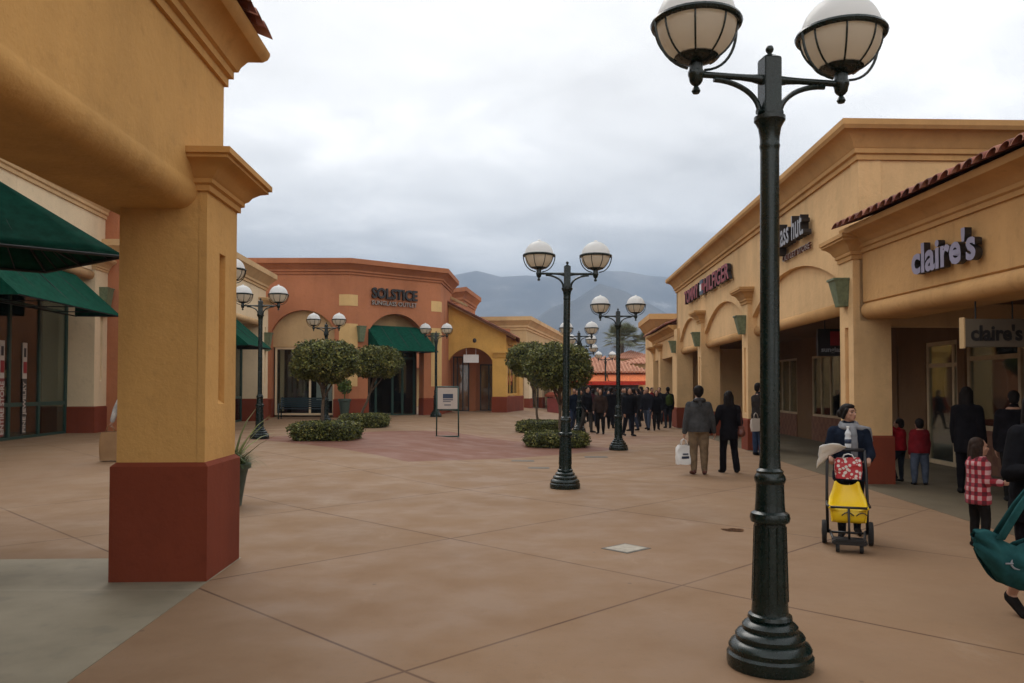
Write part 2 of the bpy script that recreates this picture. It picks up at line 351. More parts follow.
# ------------------------------------------------------------------ people
CL = {}
TMP = D.scenes.new('tmp')
def cmat(c):
    k = 'cloth_%02x%02x%02x' % tuple(int(x*255) for x in c)
    if k not in CL: CL[k] = cloth(k, c)
    return CL[k]
def fuse(mb, name, mats, parent, voxel, smooth=3, wrinkle=0, seed=0):
    me = D.meshes.new('t'); me.from_pydata(mb.v, [], mb.f); bm = bmesh.new(); bm.from_mesh(me); bmesh.ops.recalc_face_normals(bm, faces=bm.faces); bm.to_mesh(me); bm.free()
    o = D.objects.new('t', me); TMP.collection.objects.link(o); r = o.modifiers.new('r', 'REMESH'); r.mode = 'VOXEL'; r.voxel_size = voxel; r.use_smooth_shade = True
    s = o.modifiers.new('s', 'SMOOTH'); s.factor = .5; s.iterations = smooth
    TMP.view_layers[0].update(); dg = TMP.view_layers[0].depsgraph; m2 = D.meshes.new_from_object(o.evaluated_get(dg)); D.objects.remove(o); D.meshes.remove(me)
    m2.name = name
    if wrinkle:
        nr = [v.normal.copy() for v in m2.vertices]; cs = [v.co.copy() for v in m2.vertices]
        for v, p, n_ in zip(m2.vertices, cs, nr):
            k = noise.noise(Vector((p.x*9, p.y*9, p.z*14+seed)))*.7+noise.noise(Vector((p.x*22, p.y*22, p.z*30+seed)))*.3; v.co = p+n_*wrinkle*k
    m2.materials.clear()
    for m in (mats if isinstance(mats, list) else [mats]): m2.materials.append(M[m] if isinstance(m, str) else m)
    m2.polygons.foreach_set('use_smooth', [True]*len(m2.polygons))
    ob = D.objects.new(name, m2); COL.objects.link(ob); ob.parent = parent; return ob
def V(*a): return Vector(a)
def person(label, loc, rz, h=1.7, vox=.012, jacket=(.02, .02, .022), pants=(.015, .015, .018), hair='hair', pose=None, hairstyle='short', hem=.46, child=False, face=False, extra=(), group=None, bulk=1.0, cuff=1.0, shoe=(.015, .013, .012), head_yaw=0, head_pitch=0, bootcut=0, hood=None, scarf=None, skirt=0, lean=0, crop=1.0, flat=False):
    pose = pose or {}; t = thing('person', label, 'person', loc, rz, group); hs = 1.28 if child else 1.0
    f = pose.get
    hip = {}; knee = {}; ank = {}; toe = {}
    for sd, k in ((1, 'R'), (-1, 'L')):
        th = V(*f('t'+k, (.03*sd, .04*sd, -1))).normalized(); sh = V(*f('s'+k, (.0, -.03, -1))).normalized()
        hip[k] = V(.052*sd*h, 0, .515*h); knee[k] = hip[k]+th*.245*h; ank[k] = knee[k]+sh*.232*h
        td = V(*f('f'+k, (.15*sd, 1, -.08))).normalized(); toe[k] = ank[k]+td*.095*h+V(0, 0, -.022*h)
    low = min(min(ank[k].z-.036*h, toe[k].z-.014*h) for k in 'RL'); dz = V(0, 0, -low)
    for d_ in (hip, knee, ank, toe):
        for k in d_: d_[k] = d_[k]+dz
    z0 = dz.z
    def ln(z): return lean*max(0, z-.5*h)
    sh = {}; el = {}; wr = {}; hd = {}
    for sd, k in ((1, 'R'), (-1, 'L')):
        sh[k] = V(.105*sd*h*(.86 if child else 1), ln(.785*h), .785*h+z0); u = V(*f('u'+k, (.16*sd, .0, -1))).normalized(); w = V(*f('w'+k, (.05*sd, .2, -1))).normalized()
        el[k] = sh[k]+u*.175*h; wr[k] = el[k]+w*.148*h; hd[k] = V(*f('h'+k, tuple(w))).normalized()
    # ---- body (one continuous surface)
    b = MB(); bk = bulk
    def tors(rs, grow=0, zmin=-1):
        return [(0, ln(z*h)+yo*h, z*h+z0, (rx*bk)*h+grow, (ry*bk)*h+grow) for z, rx, ry, yo in rs if z >= zmin]
    TR = [(.465, .07, .055, 0), (.50, .092, .064, -.004), (.54, .095, .066, -.004), (.60, .08, .056, 0), (.66, .084, .06, .002), (.72, .096, .066, .004), (.77, .102, .064, .002), (.80, .082, .052, -.002), (.83, .055, .040, -.004), (.85, .036, .034, -.002)]
    b.loft(tors(TR), 20)
    b.cap(sh['R'], sh['L'], .032*h, .032*h)
    b.cap(V(0, ln(.82*h), .82*h+z0), V(0, ln(.87*h)+.006*h, .88*h+z0), .033*h, .031*h)
    for k in 'RL':
        b.cap(hip[k], knee[k], .052*h*bk, .036*h); b.cap(knee[k], knee[k].lerp(ank[k], .35), .035*h, .034*h); b.cap(knee[k].lerp(ank[k], .35), ank[k], .034*h, .021*h)
        b.cap(ank[k]+V(0, -.012*h, -.012*h), toe[k], .023*h, .014*h)
        b.cap(sh[k], el[k], .031*h, .024*h); b.cap(el[k], wr[k], .024*h, .016*h)
        # hand: palm, four fingers, thumb
        d = hd[k]; sd = 1 if k == 'R' else -1; inn = V(*f('n'+k, (-sd, .1, 0))); n_ = (inn-d*inn.dot(d)).normalized(); side = d.cross(n_)*sd
        if side.y < 0 and abs(d.z) > .6: side = -side
        L = .1*h; pc = wr[k]+d*L*.30; b.cap(wr[k], pc, .015*h, .017*h)
        kn = wr[k]+d*L*.5; curl = f('c'+k, .5)
        for q in range(4):
            base = kn+side*(.0145*h*(1.5-q)*.62); ln_ = L*(.46, .52, .48, .38)[q]; d2 = (d*math.cos(curl*.5)+n_*math.sin(curl*.5)); d3 = (d*math.cos(curl*1.4)+n_*math.sin(curl*1.4))
            b.cap(base-d*L*.15, base, .0068*h, .0062*h, 8); b.cap(base, base+d2*ln_*.5, .0058*h, .0054*h, 8); b.cap(base+d2*ln_*.5, base+d2*ln_*.5+d3*ln_*.5, .0052*h, .0043*h, 8)
        tb = wr[k]+d*L*.18+side*.012*h; td = (d*.75+side*.6+n_*.25).normalized(); b.cap(wr[k]+d*L*.08, tb, .009*h, .0075*h, 8); b.cap(tb, tb+td*L*.3, .0072*h, .0056*h, 8)
        b.cap(tb+td*L*.3, tb+td*L*.3+(td+n_*.4).normalized()*L*.16, .0055*h, .0045*h, 8)
    hc = V(0, ln(.93*h)+.012*h, (.93 if not child else .915)*h+z0); Rh = Matrix.Rotation(head_yaw, 3, 'Z') @ Matrix.Rotation(head_pitch, 3, 'X')
    def H_(x, y, z): return hc+Rh @ V(x*h*hs, y*h*hs, z*h*hs)
    def he(mb, c, r, seg=18): mb.ell(H_(*c), tuple(q*h*hs for q in r), seg, 12, 0, Rh)
    he(b, (0, -.006, .012), (.043, .053, .052)); he(b, (0, .012, -.018), (.036, .040, .050)); he(b, (0, .034, -.046), (.020, .018, .016))
    b.cap(H_(0, .048, .008), H_(0, .060, -.016), .006*h*hs, .010*h*hs, 8)
    he(b, (0, .047, -.034), (.014, .010, .006)); he(b, (0, .044, .016), (.030, .010, .008))
    for sx in (-1, 1): he(b, (.042*sx, -.004, -.004), (.006, .013, .018)); he(b, (.022*sx, .036, -.010), (.013, .012, .012))
    fuse(b, 'body', 'skin', t, vox, 2)
    if face:
        for sx in (-1, 1):
            e = MB(); e.ell(H_(.019*sx, .0475, .004), tuple(q*h*hs for q in (.0075, .004, .0042)), 10, 6, 0, Rh); e.build('eye', 'black', None, True).parent = t
            e = MB(); e.cap(H_(.010*sx, .0545, .019), H_(.029*sx, .047, .019), .0022*h, .0018*h, 6); e.build('eyebrow', hair, None, True).parent = t
        e = MB(); e.ell(H_(0, .0558, -.034), tuple(q*h*hs for q in (.0125, .0035, .0035)), 10, 6, 0, Rh); e.build('mouth', 'lip', None, True).parent = t
    # ---- trousers
    p = MB(); g = .009
    p.loft(tors([(.465, .085, .066, 0)]+[r for r in TR if .49 < r[0] < .59], g), 20)
    for k in 'RL':
        p.cap(hip[k], knee[k], .054*h*bk+g, .039*h*cuff+g*.6); p.cap(knee[k], knee[k].lerp(ank[k], .45), .039*h*cuff+g*.6, (.036+bootcut*.3)*h*cuff+g*.4); p.cap(knee[k].lerp(ank[k], .45), knee[k].lerp(ank[k], crop)+V(0, 0, .004*h), (.036+bootcut*.3)*h*cuff+g*.4, (.026+bootcut)*h*cuff+g*.3)
    fuse(p, 'trousers', cmat(pants), t, vox, 2, .006 if vox < .02 else .004, 3)
    # ---- shoes
    for k in 'RL':
        s_ = MB(); heel = ank[k]+V(0, -.014*h, -.014*h); s_.cap(heel, toe[k], (.027 if not flat else .0245)*h, .019*h)
        if not flat: s_.cap(heel+V(0, 0, .0), ank[k]+V(0, 0, .01*h), .026*h, .025*h)
        else: heel = heel+(toe[k]-heel)*0; dt = (toe[k]-heel); s_.cap(heel+V(0, 0, -.010*h), toe[k]+V(0, 0, -.003*h), .024*h, .018*h)
        fuse(s_, 'shoe', cmat(shoe), t, min(vox, .014), 1)
    # ---- jacket
    j = MB(); g = .017*bk
    rs = [(hem, .098+skirt, .070+skirt*.8, -.002)]+[r for r in TR if hem+.03 < r[0] < .845]
    if hem < .5: rs = [(hem, .096+skirt, .070+skirt*.8, -.002)]+([(.47, .098+skirt*.4, .070+skirt*.3, -.002)] if hem < .43 else [])+[r for r in TR if r[0] > .49 and r[0] < .845]
    rs = [(z, max(rx, .088) if z < .7 else rx, max(ry, .062) if z < .7 else ry, yo) for z, rx, ry, yo in rs]
    j.loft(tors(rs, g), 24); j.cap(sh['R'], sh['L'], .031*h+g*.6, .031*h+g*.6)
    for k in 'RL': j.cap(V(0, ln(.82*h)-.006*h, .82*h+z0), sh[k], .040*h+g*.3, .029*h+g*.5)
    for k in 'RL':
        j.cap(sh[k], el[k], .034*h+g, .029*h+g*.8); j.cap(el[k], el[k].lerp(wr[k], .93), .029*h+g*.8, .021*h+g*.7)
    if hood is None: j.cap(V(0, ln(.82*h)-.004*h, .825*h+z0), V(0, ln(.84*h), .848*h+z0), .044*h, .042*h)
    jk = fuse(j, 'jacket', cmat(jacket) if not isinstance(jacket, str) else jacket, t, vox, 2, .007 if vox < .02 else .005, 9)
    if hood:
        q = MB(); c = V(0, ln(.83*h)-.03*h, .838*h+z0); n = 14
        pts = [c+V(.062*h*math.cos(a), .045*h*math.sin(a)-.0*h, -.012*h*math.sin(a)) for a in [PI*.02-PI*1.04*i/n for i in range(n+1)]]
        q.tube(pts, [.014*h+.012*h*math.sin(PI*i/n) for i in range(n+1)], 10); q.cap(c+V(0, -.03*h, 0), c+V(0, -.045*h, -.055*h), .036*h, .02*h); fuse(q, 'hood', cmat(hood[0]), t, vox, 2, .004)
        if len(hood) > 1:
            q = MB(); q.loft([(0, ln(.83*h)-.006*h, .832*h+z0, .046*h, .046*h), (0, ln(.85*h)-.010*h, .862*h+z0, .046*h, .05*h), (0, ln(.85*h)-.012*h, .872*h+z0, .040*h, .045*h)], 16); fuse(q, 'collar', cmat(hood[1]), t, vox, 1)
    if scarf:
        q = MB(); c = V(0, ln(.85*h)+.004*h, .845*h+z0); n = 18
        for kk, (rr, zz) in enumerate(((.052, 0), (.058, -.014))):
            pts = [c+V(rr*h*math.cos(2*PI*i/n), rr*h*math.sin(2*PI*i/n), zz*h-.012*h*math.sin(2*PI*i/n)) for i in range(n+1)]; q.tube(pts, .019*h, 10)
        q.loft([(-.035*h, .072*h+ln(.8*h), .60*h+z0, .026*h, .014*h), (-.033*h, .088*h, .70*h+z0, .027*h, .014*h), (-.03*h, .086*h, .77*h+z0, .026*h, .015*h), (-.025*h, .06*h, .83*h+z0, .024*h, .016*h)], 14)
        q.cap(V(-.02*h, .05*h, .835*h+z0), V(-.135*h, .0, .80*h+z0), .02*h, .026*h); q.cap(V(-.135*h, 0, .80*h+z0), V(-.15*h, -.05*h, .72*h+z0), .026*h, .022*h)
        fuse(q, 'scarf', cmat(scarf), t, vox, 2, .005)
    # ---- hair
    q = MB(); he(q, (0, -.016, .020), (.049, .054, .053)); he(q, (0, -.034, -.006), (.045, .034, .05))
    if hairstyle == 'curly':
        he(q, (0, -.012, .030), (.060, .062, .056)); he(q, (0, -.026, .006), (.056, .045, .05))
    if hairstyle in ('long', 'plait'):
        for sx in (-1, 0, 1): q.cap(H_(.028*sx, -.034, .0), H_(.036*sx, -.048, -.145 if hairstyle == 'long' else -.09), .03*h*hs, .022*h*hs)
        for sx in (-1, 1): q.cap(H_(.042*sx, -.006, .02), H_(.048*sx, -.012, -.10), .016*h*hs, .014*h*hs)
    if hairstyle == 'bun':
        he(q, (0, -.074, -.008), (.032, .028, .032)); he(q, (0, .010, .046), (.038, .036, .022))
        for sx in (-1, 1): q.cap(H_(.040*sx, .016, .024), H_(.046*sx, -.012, -.035), .013*h*hs, .012*h*hs)
    if hairstyle == 'cap': he(q, (0, -.002, .034), (.054, .062, .042))
    fuse(q, 'hair', hair if isinstance(hair, str) else cmat(hair), t, max(.008, vox*.8), 2, .004, 5)
    t['_j'] = 0; del t['_j']
    return t, dict(sh=sh, el=el, wr=wr, hd=hd, hip=hip, ank=ank, toe=toe, hc=hc)
def _bagprint():
    n = NT('red_white_print'); p = n.obj(); v = n.n('ShaderNodeTexVoronoi'); v.inputs['Scale'].default_value = 26; n.link(p, v.inputs[0])
    n.color(n.mix(n.step(v.outputs['Distance'], .40, .46), (.62, .58, .54), (.42, .02, .03))); n.rough(.6); return n.m
M['bagprint'] = _bagprint()
M['lip'] = paint('lip', (.30, .10, .075), .5)
M['plaid'] = None
def _plaid():
    n = NT('red_plaid_flannel'); p = n.obj(); sp = n.n('ShaderNodeSeparateXYZ'); n.link(p, sp.inputs[0]); m = []
    ang = n.math('ARCTAN2', sp.outputs[1], sp.outputs[0]); u = n.math('MULTIPLY', n.math('ADD', sp.outputs[0], sp.outputs[1]), 10); v = n.math('MULTIPLY', sp.outputs[2], 11)
    def band(x): return n.step(n.math('ABSOLUTE', n.math('SUBTRACT', n.math('FRACT', x), .5)), .22, .26)
    a, b = band(u), band(v); c = n.mix(a, (.30, .02, .032), (.52, .30, .30)); c2 = n.mix(a, (.10, .012, .02), (.30, .035, .05)); n.color(n.mix(b, c2, c)); n.rough(.95); return n.m
M['plaid'] = _plaid()
def to_world(root, v):
    return Matrix.Rotation(root.rotation_euler.z, 4, 'Z') @ V(*v)+root.location
walk = lambda a=.25, b=-.2, kb=-.35: dict(tR=(.03, a, -1), sR=(0, a-.25, -1), tL=(-.03, b, -1), sL=(0, b+kb, -1), fL=(-.1, 1, -.5))
# bags
def carrier(label, loc, w, hgt, d, mats, rz=0, name='shopping_bag', group=None, logo=None, handle=.14, hm=None):
    t = thing(name, label, 'bag', loc, rz, group); m = MB(); n = 9; vs = []
    rng = random.Random(hash(label) % 999 if False else len(label))
    rings = []
    for k in range(7):
        q = k/6; ww = w/2*(.93+.10*math.sin(PI*q)-(.12 if k == 6 else 0)); dd = d/2*(1.0-.45*q)
        for i in range(24):
            a = 2*PI*i/24; ca, sa = math.cos(a), math.sin(a); e = .35; x = ww*abs(ca)**e*(1 if ca > 0 else -1); y = dd*abs(sa)**e*(1 if sa > 0 else -1)
            r = noise.noise(V(x*14, y*14+q*5, q*4+len(label)))*.028; vs.append((x*(1+r*2), y+r, hgt*q+r*.6))
    m.add(vs, [(k*24+i, k*24+(i+1) % 24, (k+1)*24+(i+1) % 24, (k+1)*24+i) for k in range(6) for i in range(24)]+[tuple(range(23, -1, -1))])
    m.build('bag_body', mats[0], None, 40).parent = t
    hn = MB()
    for y in (-d*.22, d*.22): hn.tube([(-w*.22, y, hgt-.01), (-w*.14, y*.6, hgt+handle*.75), (0, y*.2, hgt+handle), (w*.14, y*.6, hgt+handle*.75), (w*.22, y, hgt-.01)], .006, 6)
    hn.build('bag_handle', hm or mats[0], None, True).parent = t
    if logo:
        l = MB(); l.box((-w*.25, -d*.42-.012, hgt*.3), (w*.25, -d*.42-.006, hgt*.42)); l.box((-w*.18, -d*.40-.012, hgt*.5), (w*.2, -d*.40-.006, hgt*.57)); l.build('print', logo, None).parent = t
    return t
def held(root, info, k, label, w, hgt, d, mats, rz=0, drop=0.05, handle=.14, **kw):
    hp = to_world(root, info['wr'][k]+info['hd'][k]*.085*1.6); return carrier(label, (hp.x, hp.y, max(gz(hp.x, hp.y)+.02, hp.z-hgt-handle+.02)), w, hgt, d, mats, rz, handle=handle, **kw)
# --- couple walking away
p = G(699, 474.5); r, i = person('man in charcoal hoodie and khaki trousers walking away carrying a white bag', p, 0, 1.72, .011, (.055, .055, .056), (.165, .115, .07), pose=dict(tR=(.03, -.02, -1), sR=(0, -.04, -1), tL=(-.03, .1, -1), sL=(.02, -.06, -1), uL=(-.22, .0, -1), wL=(-.12, .1, -1), uR=(.30, .03, -1), wR=(.22, .25, -1), cL=1.4), hairstyle='curly', hem=.485, bulk=1.22, cuff=1.18, hood=((.05, .05, .052), (.6, .6, .6)), shoe=(.12, .05, .04))
held(r, i, 'L', 'white plastic carrier bag with dark print in the left hand of the hooded man', .31, .38, .17, ['white'], .25, logo='navy', handle=.12)
b2 = to_world(r, i['wr']['L']); carrier('small black paper bag hanging behind the white carrier bag', (b2.x+.15, b2.y+.12, .22), .2, .36, .12, ['black'], .2, handle=.18)
p = G(729, 473); r, i = person('woman in black coat and flared black trousers walking away beside the hooded man', p, .05, 1.64, .011, (.010, .009, .010), (.010, .009, .011), pose=dict(tR=(.10, .10, -1), sR=(.10, -.10, -1), tL=(-.05, .10, -1), sL=(-.0, .02, -1), uL=(-.32, .05, -1), wL=(-.5, .25, -1), uR=(.22, 0, -1), wR=(.0, .3, -1)), hairstyle='long', hem=.40, skirt=.004, bootcut=.014)
hb = to_world(r, V(.24, .02, .62)); 
def handbag(label, loc, rz, mat, w=.26, hh=.2, strap=.5):
    t = thing('handbag', label, 'bag', loc, rz); m = MB(); m.cap((-w/2+.06, 0, hh*.4), (w/2-.06, 0, hh*.4), .085, .085); m.box((-w/2+.02, -.05, hh*.2), (w/2-.02, .05, hh)); fuse(m, 'bag_body', mat, t, .012, 3)
    s = MB(); s.tube([(-w*.36, 0, hh*.9), (-w*.25, 0, hh+strap*.6), (0, 0, hh+strap), (w*.25, 0, hh+strap*.6), (w*.36, 0, hh*.9)], .010, 6); s.build('strap', mat, None, True).parent = t; return t
handbag('brown leather shoulder bag on the right side of the woman walking away', (hb.x, hb.y, .70), R(90), 'leather', .28, .24, .42)
# --- man half hidden behind near lamp
p = Vector((6.2, 20.4, 0)); r, i = person('tall person in long dark coat and blue jeans half hidden behind the near lamp', p, R(-75), 1.82, .013, (.028, .022, .020), (.03, .045, .085), pose=dict(uR=(.1, .05, -1), wR=(.05, .3, -1), uL=(-.12, .1, -1), wL=(-.05, .3, -1)), hem=.42, bulk=1.15, cuff=1.15, hairstyle='short')
bw = to_world(r, i['wr']['R']); carrier('plain white paper bag held by the tall person behind the near lamp', (6.07, 20.2, .62), .27, .32, .12, ['signpanel'], .1)
# --- stroller mother
def stroller():
    x, y = 3.60, 8.72; t = thing('stroller', 'yellow plastic seat rental stroller with black frame and wheels', 'stroller', (x, y, 0), R(-20))
    def pb(mb, name, mat, sm=True, bevel=0):
        o = mb.build(name, mat, None, sm, bevel=bevel); o.parent = t; return o
    s = MB(); n = 10
    prof = [(.26, .64, .11), (.245, .64, .11), (.23, .60, .12), (.20, .54, .14), (.14, .48, .17), (.04, .42, .185), (-.08, .40, .19), (-.16, .42, .19)]  # y, z, half width
    vs = []
    for (yy, zz, hw) in prof:
        for i in range(n+1):
            u = -1+2*i/n; vs.append((u*hw, yy-.05*abs(u)**3, zz+.05*abs(u)**3))
    s.add(vs, [(k*(n+1)+i, k*(n+1)+i+1, (k+1)*(n+1)+i+1, (k+1)*(n+1)+i) for k in range(len(prof)-1) for i in range(n)])
    o = pb(s, 'seat', 'yplast', 40); so = o.modifiers.new('th', 'SOLIDIFY'); so.thickness = .022; so.offset = -1
    fp = MB(); vs = []; m_ = 5
    for k in range(m_+1):
        q = k/m_
        for i in range(n+1): u = -1+2*i/n; vs.append((u*(.185-.02*q), -.165-.02*math.sin(PI*q)+.03*abs(u)**3, .44-.15*q))
    fp.add(vs, [(k*(n+1)+i, k*(n+1)+i+1, (k+1)*(n+1)+i+1, (k+1)*(n+1)+i) for k in range(m_) for i in range(n)]); o = pb(fp, 'front_panel', 'yplast', 40); so = o.modifiers.new('th', 'SOLIDIFY'); so.thickness = .02
    sd = MB()
    for sx in (-1, 1):
        vs = [(sx*.185, -.16, .44), (sx*.17, -.16, .30), (sx*.17, .16, .34), (sx*.17, .16, .52), (sx*.188, 0, .455)]; sd.add(vs, [(0, 1, 2, 3, 4)])
    o = pb(sd, 'side_panel', 'yplast', False); so = o.modifiers.new('th', 'SOLIDIFY'); so.thickness = .015
    f = MB()
    for sx in (-1, 1):
        f.tube([(sx*.20, .20, .13), (sx*.205, .22, .5), (sx*.20, .28, .8), (sx*.19, .36, 1.02)], .016, 8)
        f.tube([(sx*.205, .22, .46), (sx*.21, -.12, .46), (sx*.18, -.20, .455)], .013, 8); f.tube([(sx*.18, .22, .14), (sx*.15, -.22, .12)], .015, 8)
    f.tube([(-.19, .36, 1.02), (.19, .36, 1.02)], .019, 10); f.tube([(-.18, -.20, .455), (.18, -.20, .455)], .013, 8); f.tube([(0, -.20, .455), (0, -.22, .27), (0, -.24, .12)], .012, 8); f.tube([(-.24, .22, .125), (.24, .22, .125)], .013, 8); pb(f, 'frame', 'black')
    b = MB(); b.box((-.17, -.34, .085), (.17, -.08, .13)); b.box((-.15, -.36, .12), (.15, -.33, .145)); pb(b, 'footrest', 'black', False, .012)
    for sx in (-1, 1):
        w = MB(); w.lathe([(.09, -.022), (.122, -.024), (.128, 0), (.122, .024), (.09, .022)], seg=24); 
        w.v = [(sx*.235+z, .22+xx, .128+yy) for xx, yy, z in w.v]; wh = pb(w, 'wheel', 'tyre', 40)
        h = MB(); h.lathe([(.02, -.03), (.092, -.018), (.092, .018), (.02, .03)], seg=18); h.v = [(sx*.235+z, .22+xx, .128+yy) for xx, yy, z in h.v]; hb_ = h.build('hub', 'black', None, 40); hb_.parent = wh
        c = MB(); c.lathe([(.015, -.018), (.045, -.018), (.05, 0), (.045, .018), (.015, .018)], seg=16); c.v = [(sx*.115+z, -.28+xx, .05+yy) for xx, yy, z in c.v]; c.tube([(sx*.115, -.27, .09), (sx*.115, -.28, .05)], .015, 6); pb(c, 'caster', 'tyre', 40)
    g = MB()
    for sx in (-1, 1): g.tube([(sx*.07+.03*q, -.192-.004*abs(q-2), .37+.035*math.sin(PI*q/4)) for q in range(5)], .006, 6)
    pb(g, 'grip_mark', 'black')
    return t
stroller()
p = Vector((3.90, 9.40, 0)); r, i = person('woman in navy coat and grey scarf pushing the yellow stroller', p, R(160), 1.53, .0075, (.012, .017, .030), (.010, .010, .012), pose=dict(uR=(.28, .12, -1), wR=(-.06, .75, -.08), uL=(-.24, .12, -1), wL=(.10, .8, -.12), hR=(-.15, 1, -.1), hL=(.15, 1, -.1), nR=(0, 0, -1), nL=(0, 0, -1), cR=1.3, cL=1.3, tR=(.02, .22, -1), sR=(0, -.02, -1), tL=(-.02, -.1, -1), sL=(0, -.35, -1)), hairstyle='bun', hem=.42, face=True, head_yaw=R(48), scarf=(.22, .225, .24), bulk=1.10)
b_ = carrier('red and white patterned shopping bag lying over the stroller handle', (3.72, 8.99, .71), .28, .23, .15, ['bagprint'], R(-18), handle=.04, hm='white')
m = MB(); vs = []
for a in range(9):
    for c in range(9):
        u, v = a/8, c/8; vs.append((3.40+.30*u+.02*noise.noise(V(u*5, v*5, 1)), 8.98+.1*v, 1.10-.17*(1-u)*v*1.2-.10*abs(u-.5)**1.5-.16*v*.3+.018*noise.noise(V(u*5, v*5, 3))))
m.add(vs, [(a*9+c, a*9+c+1, (a+1)*9+c+1, (a+1)*9+c) for a in range(8) for c in range(8)]); o = m.build('paper', 'white', None, True); so = o.modifiers.new('t', 'SOLIDIFY'); so.thickness = .006
org = V(3.5, 9.0, 1.0)
for v in o.data.vertices: v.co -= org
o.location = org; tag(o, 'crumpled white printed paper draped over the left end of the stroller handle', 'paper')
bt = MB(); bt.lathe([(.001, 0), (.032, .002), (.034, .02), (.034, .11), (.028, .135), (.034, .15), (.030, .175), (.013, .205), (.013, .225), (.001, .226)], seg=18); bo = bt.build('water_bottle', ['bottle'], None, True); bo.location = (3.75, 9.06, 1.04); tag(bo, 'clear plastic water bottle standing at the stroller handle', 'bottle')
lb = MB(); lb.lathe([(.0345, .05), (.0348, .05), (.0348, .10), (.0345, .10)], seg=18); lb.build('bottle_label', 'navy', None, True).parent = bo
cp = MB(); cp.lathe([(.001, .222), (.015, .222), (.015, .242), (.001, .243)], seg=14); cp.build('bottle_cap', 'white', None, True).parent = bo
# --- children at the near right arcade
p = G(900, 482); r, i = person('child in bright red hooded jacket reaching up to the pillar', p, R(40), 1.14, .010, (.30, .012, .018), (.02, .022, .03), child=True, pose=dict(uL=(-.5, .5, .5), wL=(-.2, .6, .9), tL=(-.05, .55, -1), sL=(0, -.35, -1), uR=(.2, .2, -1)), hem=.5, bulk=1.2)
p = G(920, 485); r, i = person('child in dark red padded vest and blue jeans seen from behind', p, R(-10), 1.16, .010, (.16, .012, .016), (.07, .085, .12), child=True, hem=.48, bulk=1.3, cuff=1.35, pose=dict(tR=(.1, 0, -1), tL=(-.1, 0, -1)))
p = Vector((5.0, 8.72, 0)); r, i = person('girl with long dark hair in red and white checked flannel shirt and black leggings', p, R(-98), 1.17, .008, 'plaid', (.012, .012, .014), child=True, hairstyle='long', hair='hairbr', hem=.40, bulk=1.22, face=True, pose=dict(uR=(.2, .1, -1), wR=(-.2, .8, -.1), uL=(-.2, .2, -1), wL=(.1, .9, -.2), tR=(.05, .15, -1), sR=(0, -.05, -1)))
# --- dark shoppers at the shopfront
p = Vector((7.35, 13.1, 0)); person('shopper in black coat standing at the shop window with back turned, left one of two', p, R(-60), 1.72, .014, (.009, .008, .008), (.01, .01, .011), hem=.38, bulk=1.15, hairstyle='long')
p = Vector((7.55, 12.2, 0)); person('heavier shopper in black jacket by the shop window, right one of two', p, R(-30), 1.66, .014, (.008, .008, .010), (.012, .012, .014), hem=.44, bulk=1.35, hairstyle='short')
# --- woman leaving the frame at right with teal bag
p = Vector((3.93, 6.05, 0)); r, i = person('woman in black coat walking at the right edge with one arm bent', p, R(190), 1.66, .0075, (.010, .010, .012), (.010, .010, .011), face=True, hairstyle='long', hem=.40, bulk=1.28, crop=.74, flat=True, pose=dict(uR=(.32, .05, -1), wR=(.0, .8, .15), uL=(-.2, .1, -1), wL=(.1, .7, .1), tR=(.03, -.06, -1), sR=(.0, -.42, -1), fR=(.1, 1, -.75), tL=(-.03, .30, -1), sL=(0, .1, -1), hR=(-.35, 1, .1), nR=(0, 0, -1), cR=.9))
def teal_bag():
    x, y, z = 3.60, 5.75, .30; t = thing('tote_bag', 'big slouchy teal canvas tote bag hanging at the right edge', 'bag', (x, y, z))
    m = MB(); nu, nv = 22, 12
    for sgn in (-1, 1):
        vs = []
        for a in range(nu+1):
            for c in range(nv+1):
                u = -1+2*a/nu; v = c/nv; fold = .022*math.sin(9*u+5*v)*math.sin(PI*v)
                top = .33+.10*u*u+.03*math.sin(u*7); bot = .0+.28*abs(u)**2.4
                zz = bot+(top-bot)*v; th = .13*(math.sin(PI*min(1, .12+.8*v)))*(1-abs(u)**3)+.004
                vs.append((u*.34+.01*noise.noise(V(u*6, v*6, 2)), sgn*(th+fold)+.055*noise.noise(V(u*4, v*5, sgn)), zz+.012*noise.noise(V(u*8, v*6, sgn+5))))
        m.add(vs, [(a*(nv+1)+c, a*(nv+1)+c+1, (a+1)*(nv+1)+c+1, (a+1)*(nv+1)+c) for a in range(nu) for c in range(nv)])
    o = m.build('bag_body', 'teal', None, True); o.parent = t; so = o.modifiers.new('t', 'SOLIDIFY'); so.thickness = .006
    s = MB()
    for sgn, x0, x1 in ((-1, -.20, .16), (1, -.14, .2)):
        pts = [(x0, sgn*.08, .36), (x0*.5+.06, sgn*.05, .58), (.13, sgn*.02, .78), (.2, sgn*.05, .58), (x1+.05, sgn*.08, .36)]
        for w in (-.02, -.01, 0, .01, .02): s.tube([(a+w, b, c) for a, b, c in pts], .011, 6)
    s.build('strap', 'teal', None, True).parent = t
    l = MB(); l.ring((0, 0, 0), .06, .008, 20, 6); l.box((-.10, -.008, -.012), (.10, .008, .012)); l.v = [(a-.09, -.118+c*.3, .2+b*.7) for a, b, c in l.v]; l.build('emblem', 'silver', None, True).parent = t
    return t
teal_bag()
# --- person behind the yellow column with paper bag
p = Vector((-7.92, 16.8, gz(-7.92, 16.8))); r, i = person('person with pale sleeve mostly hidden behind the yellow column', p, R(170), 1.66, .013, (.42, .40, .38), (.03, .03, .04), pose=dict(uR=(.55, .05, -1), wR=(.25, .1, -1), cR=1.3), hem=.46)
held(r, i, 'R', 'brown kraft paper bag beside the yellow column base', .40, .58, .16, ['kraft'], .1, name='paper_bag', handle=.14)
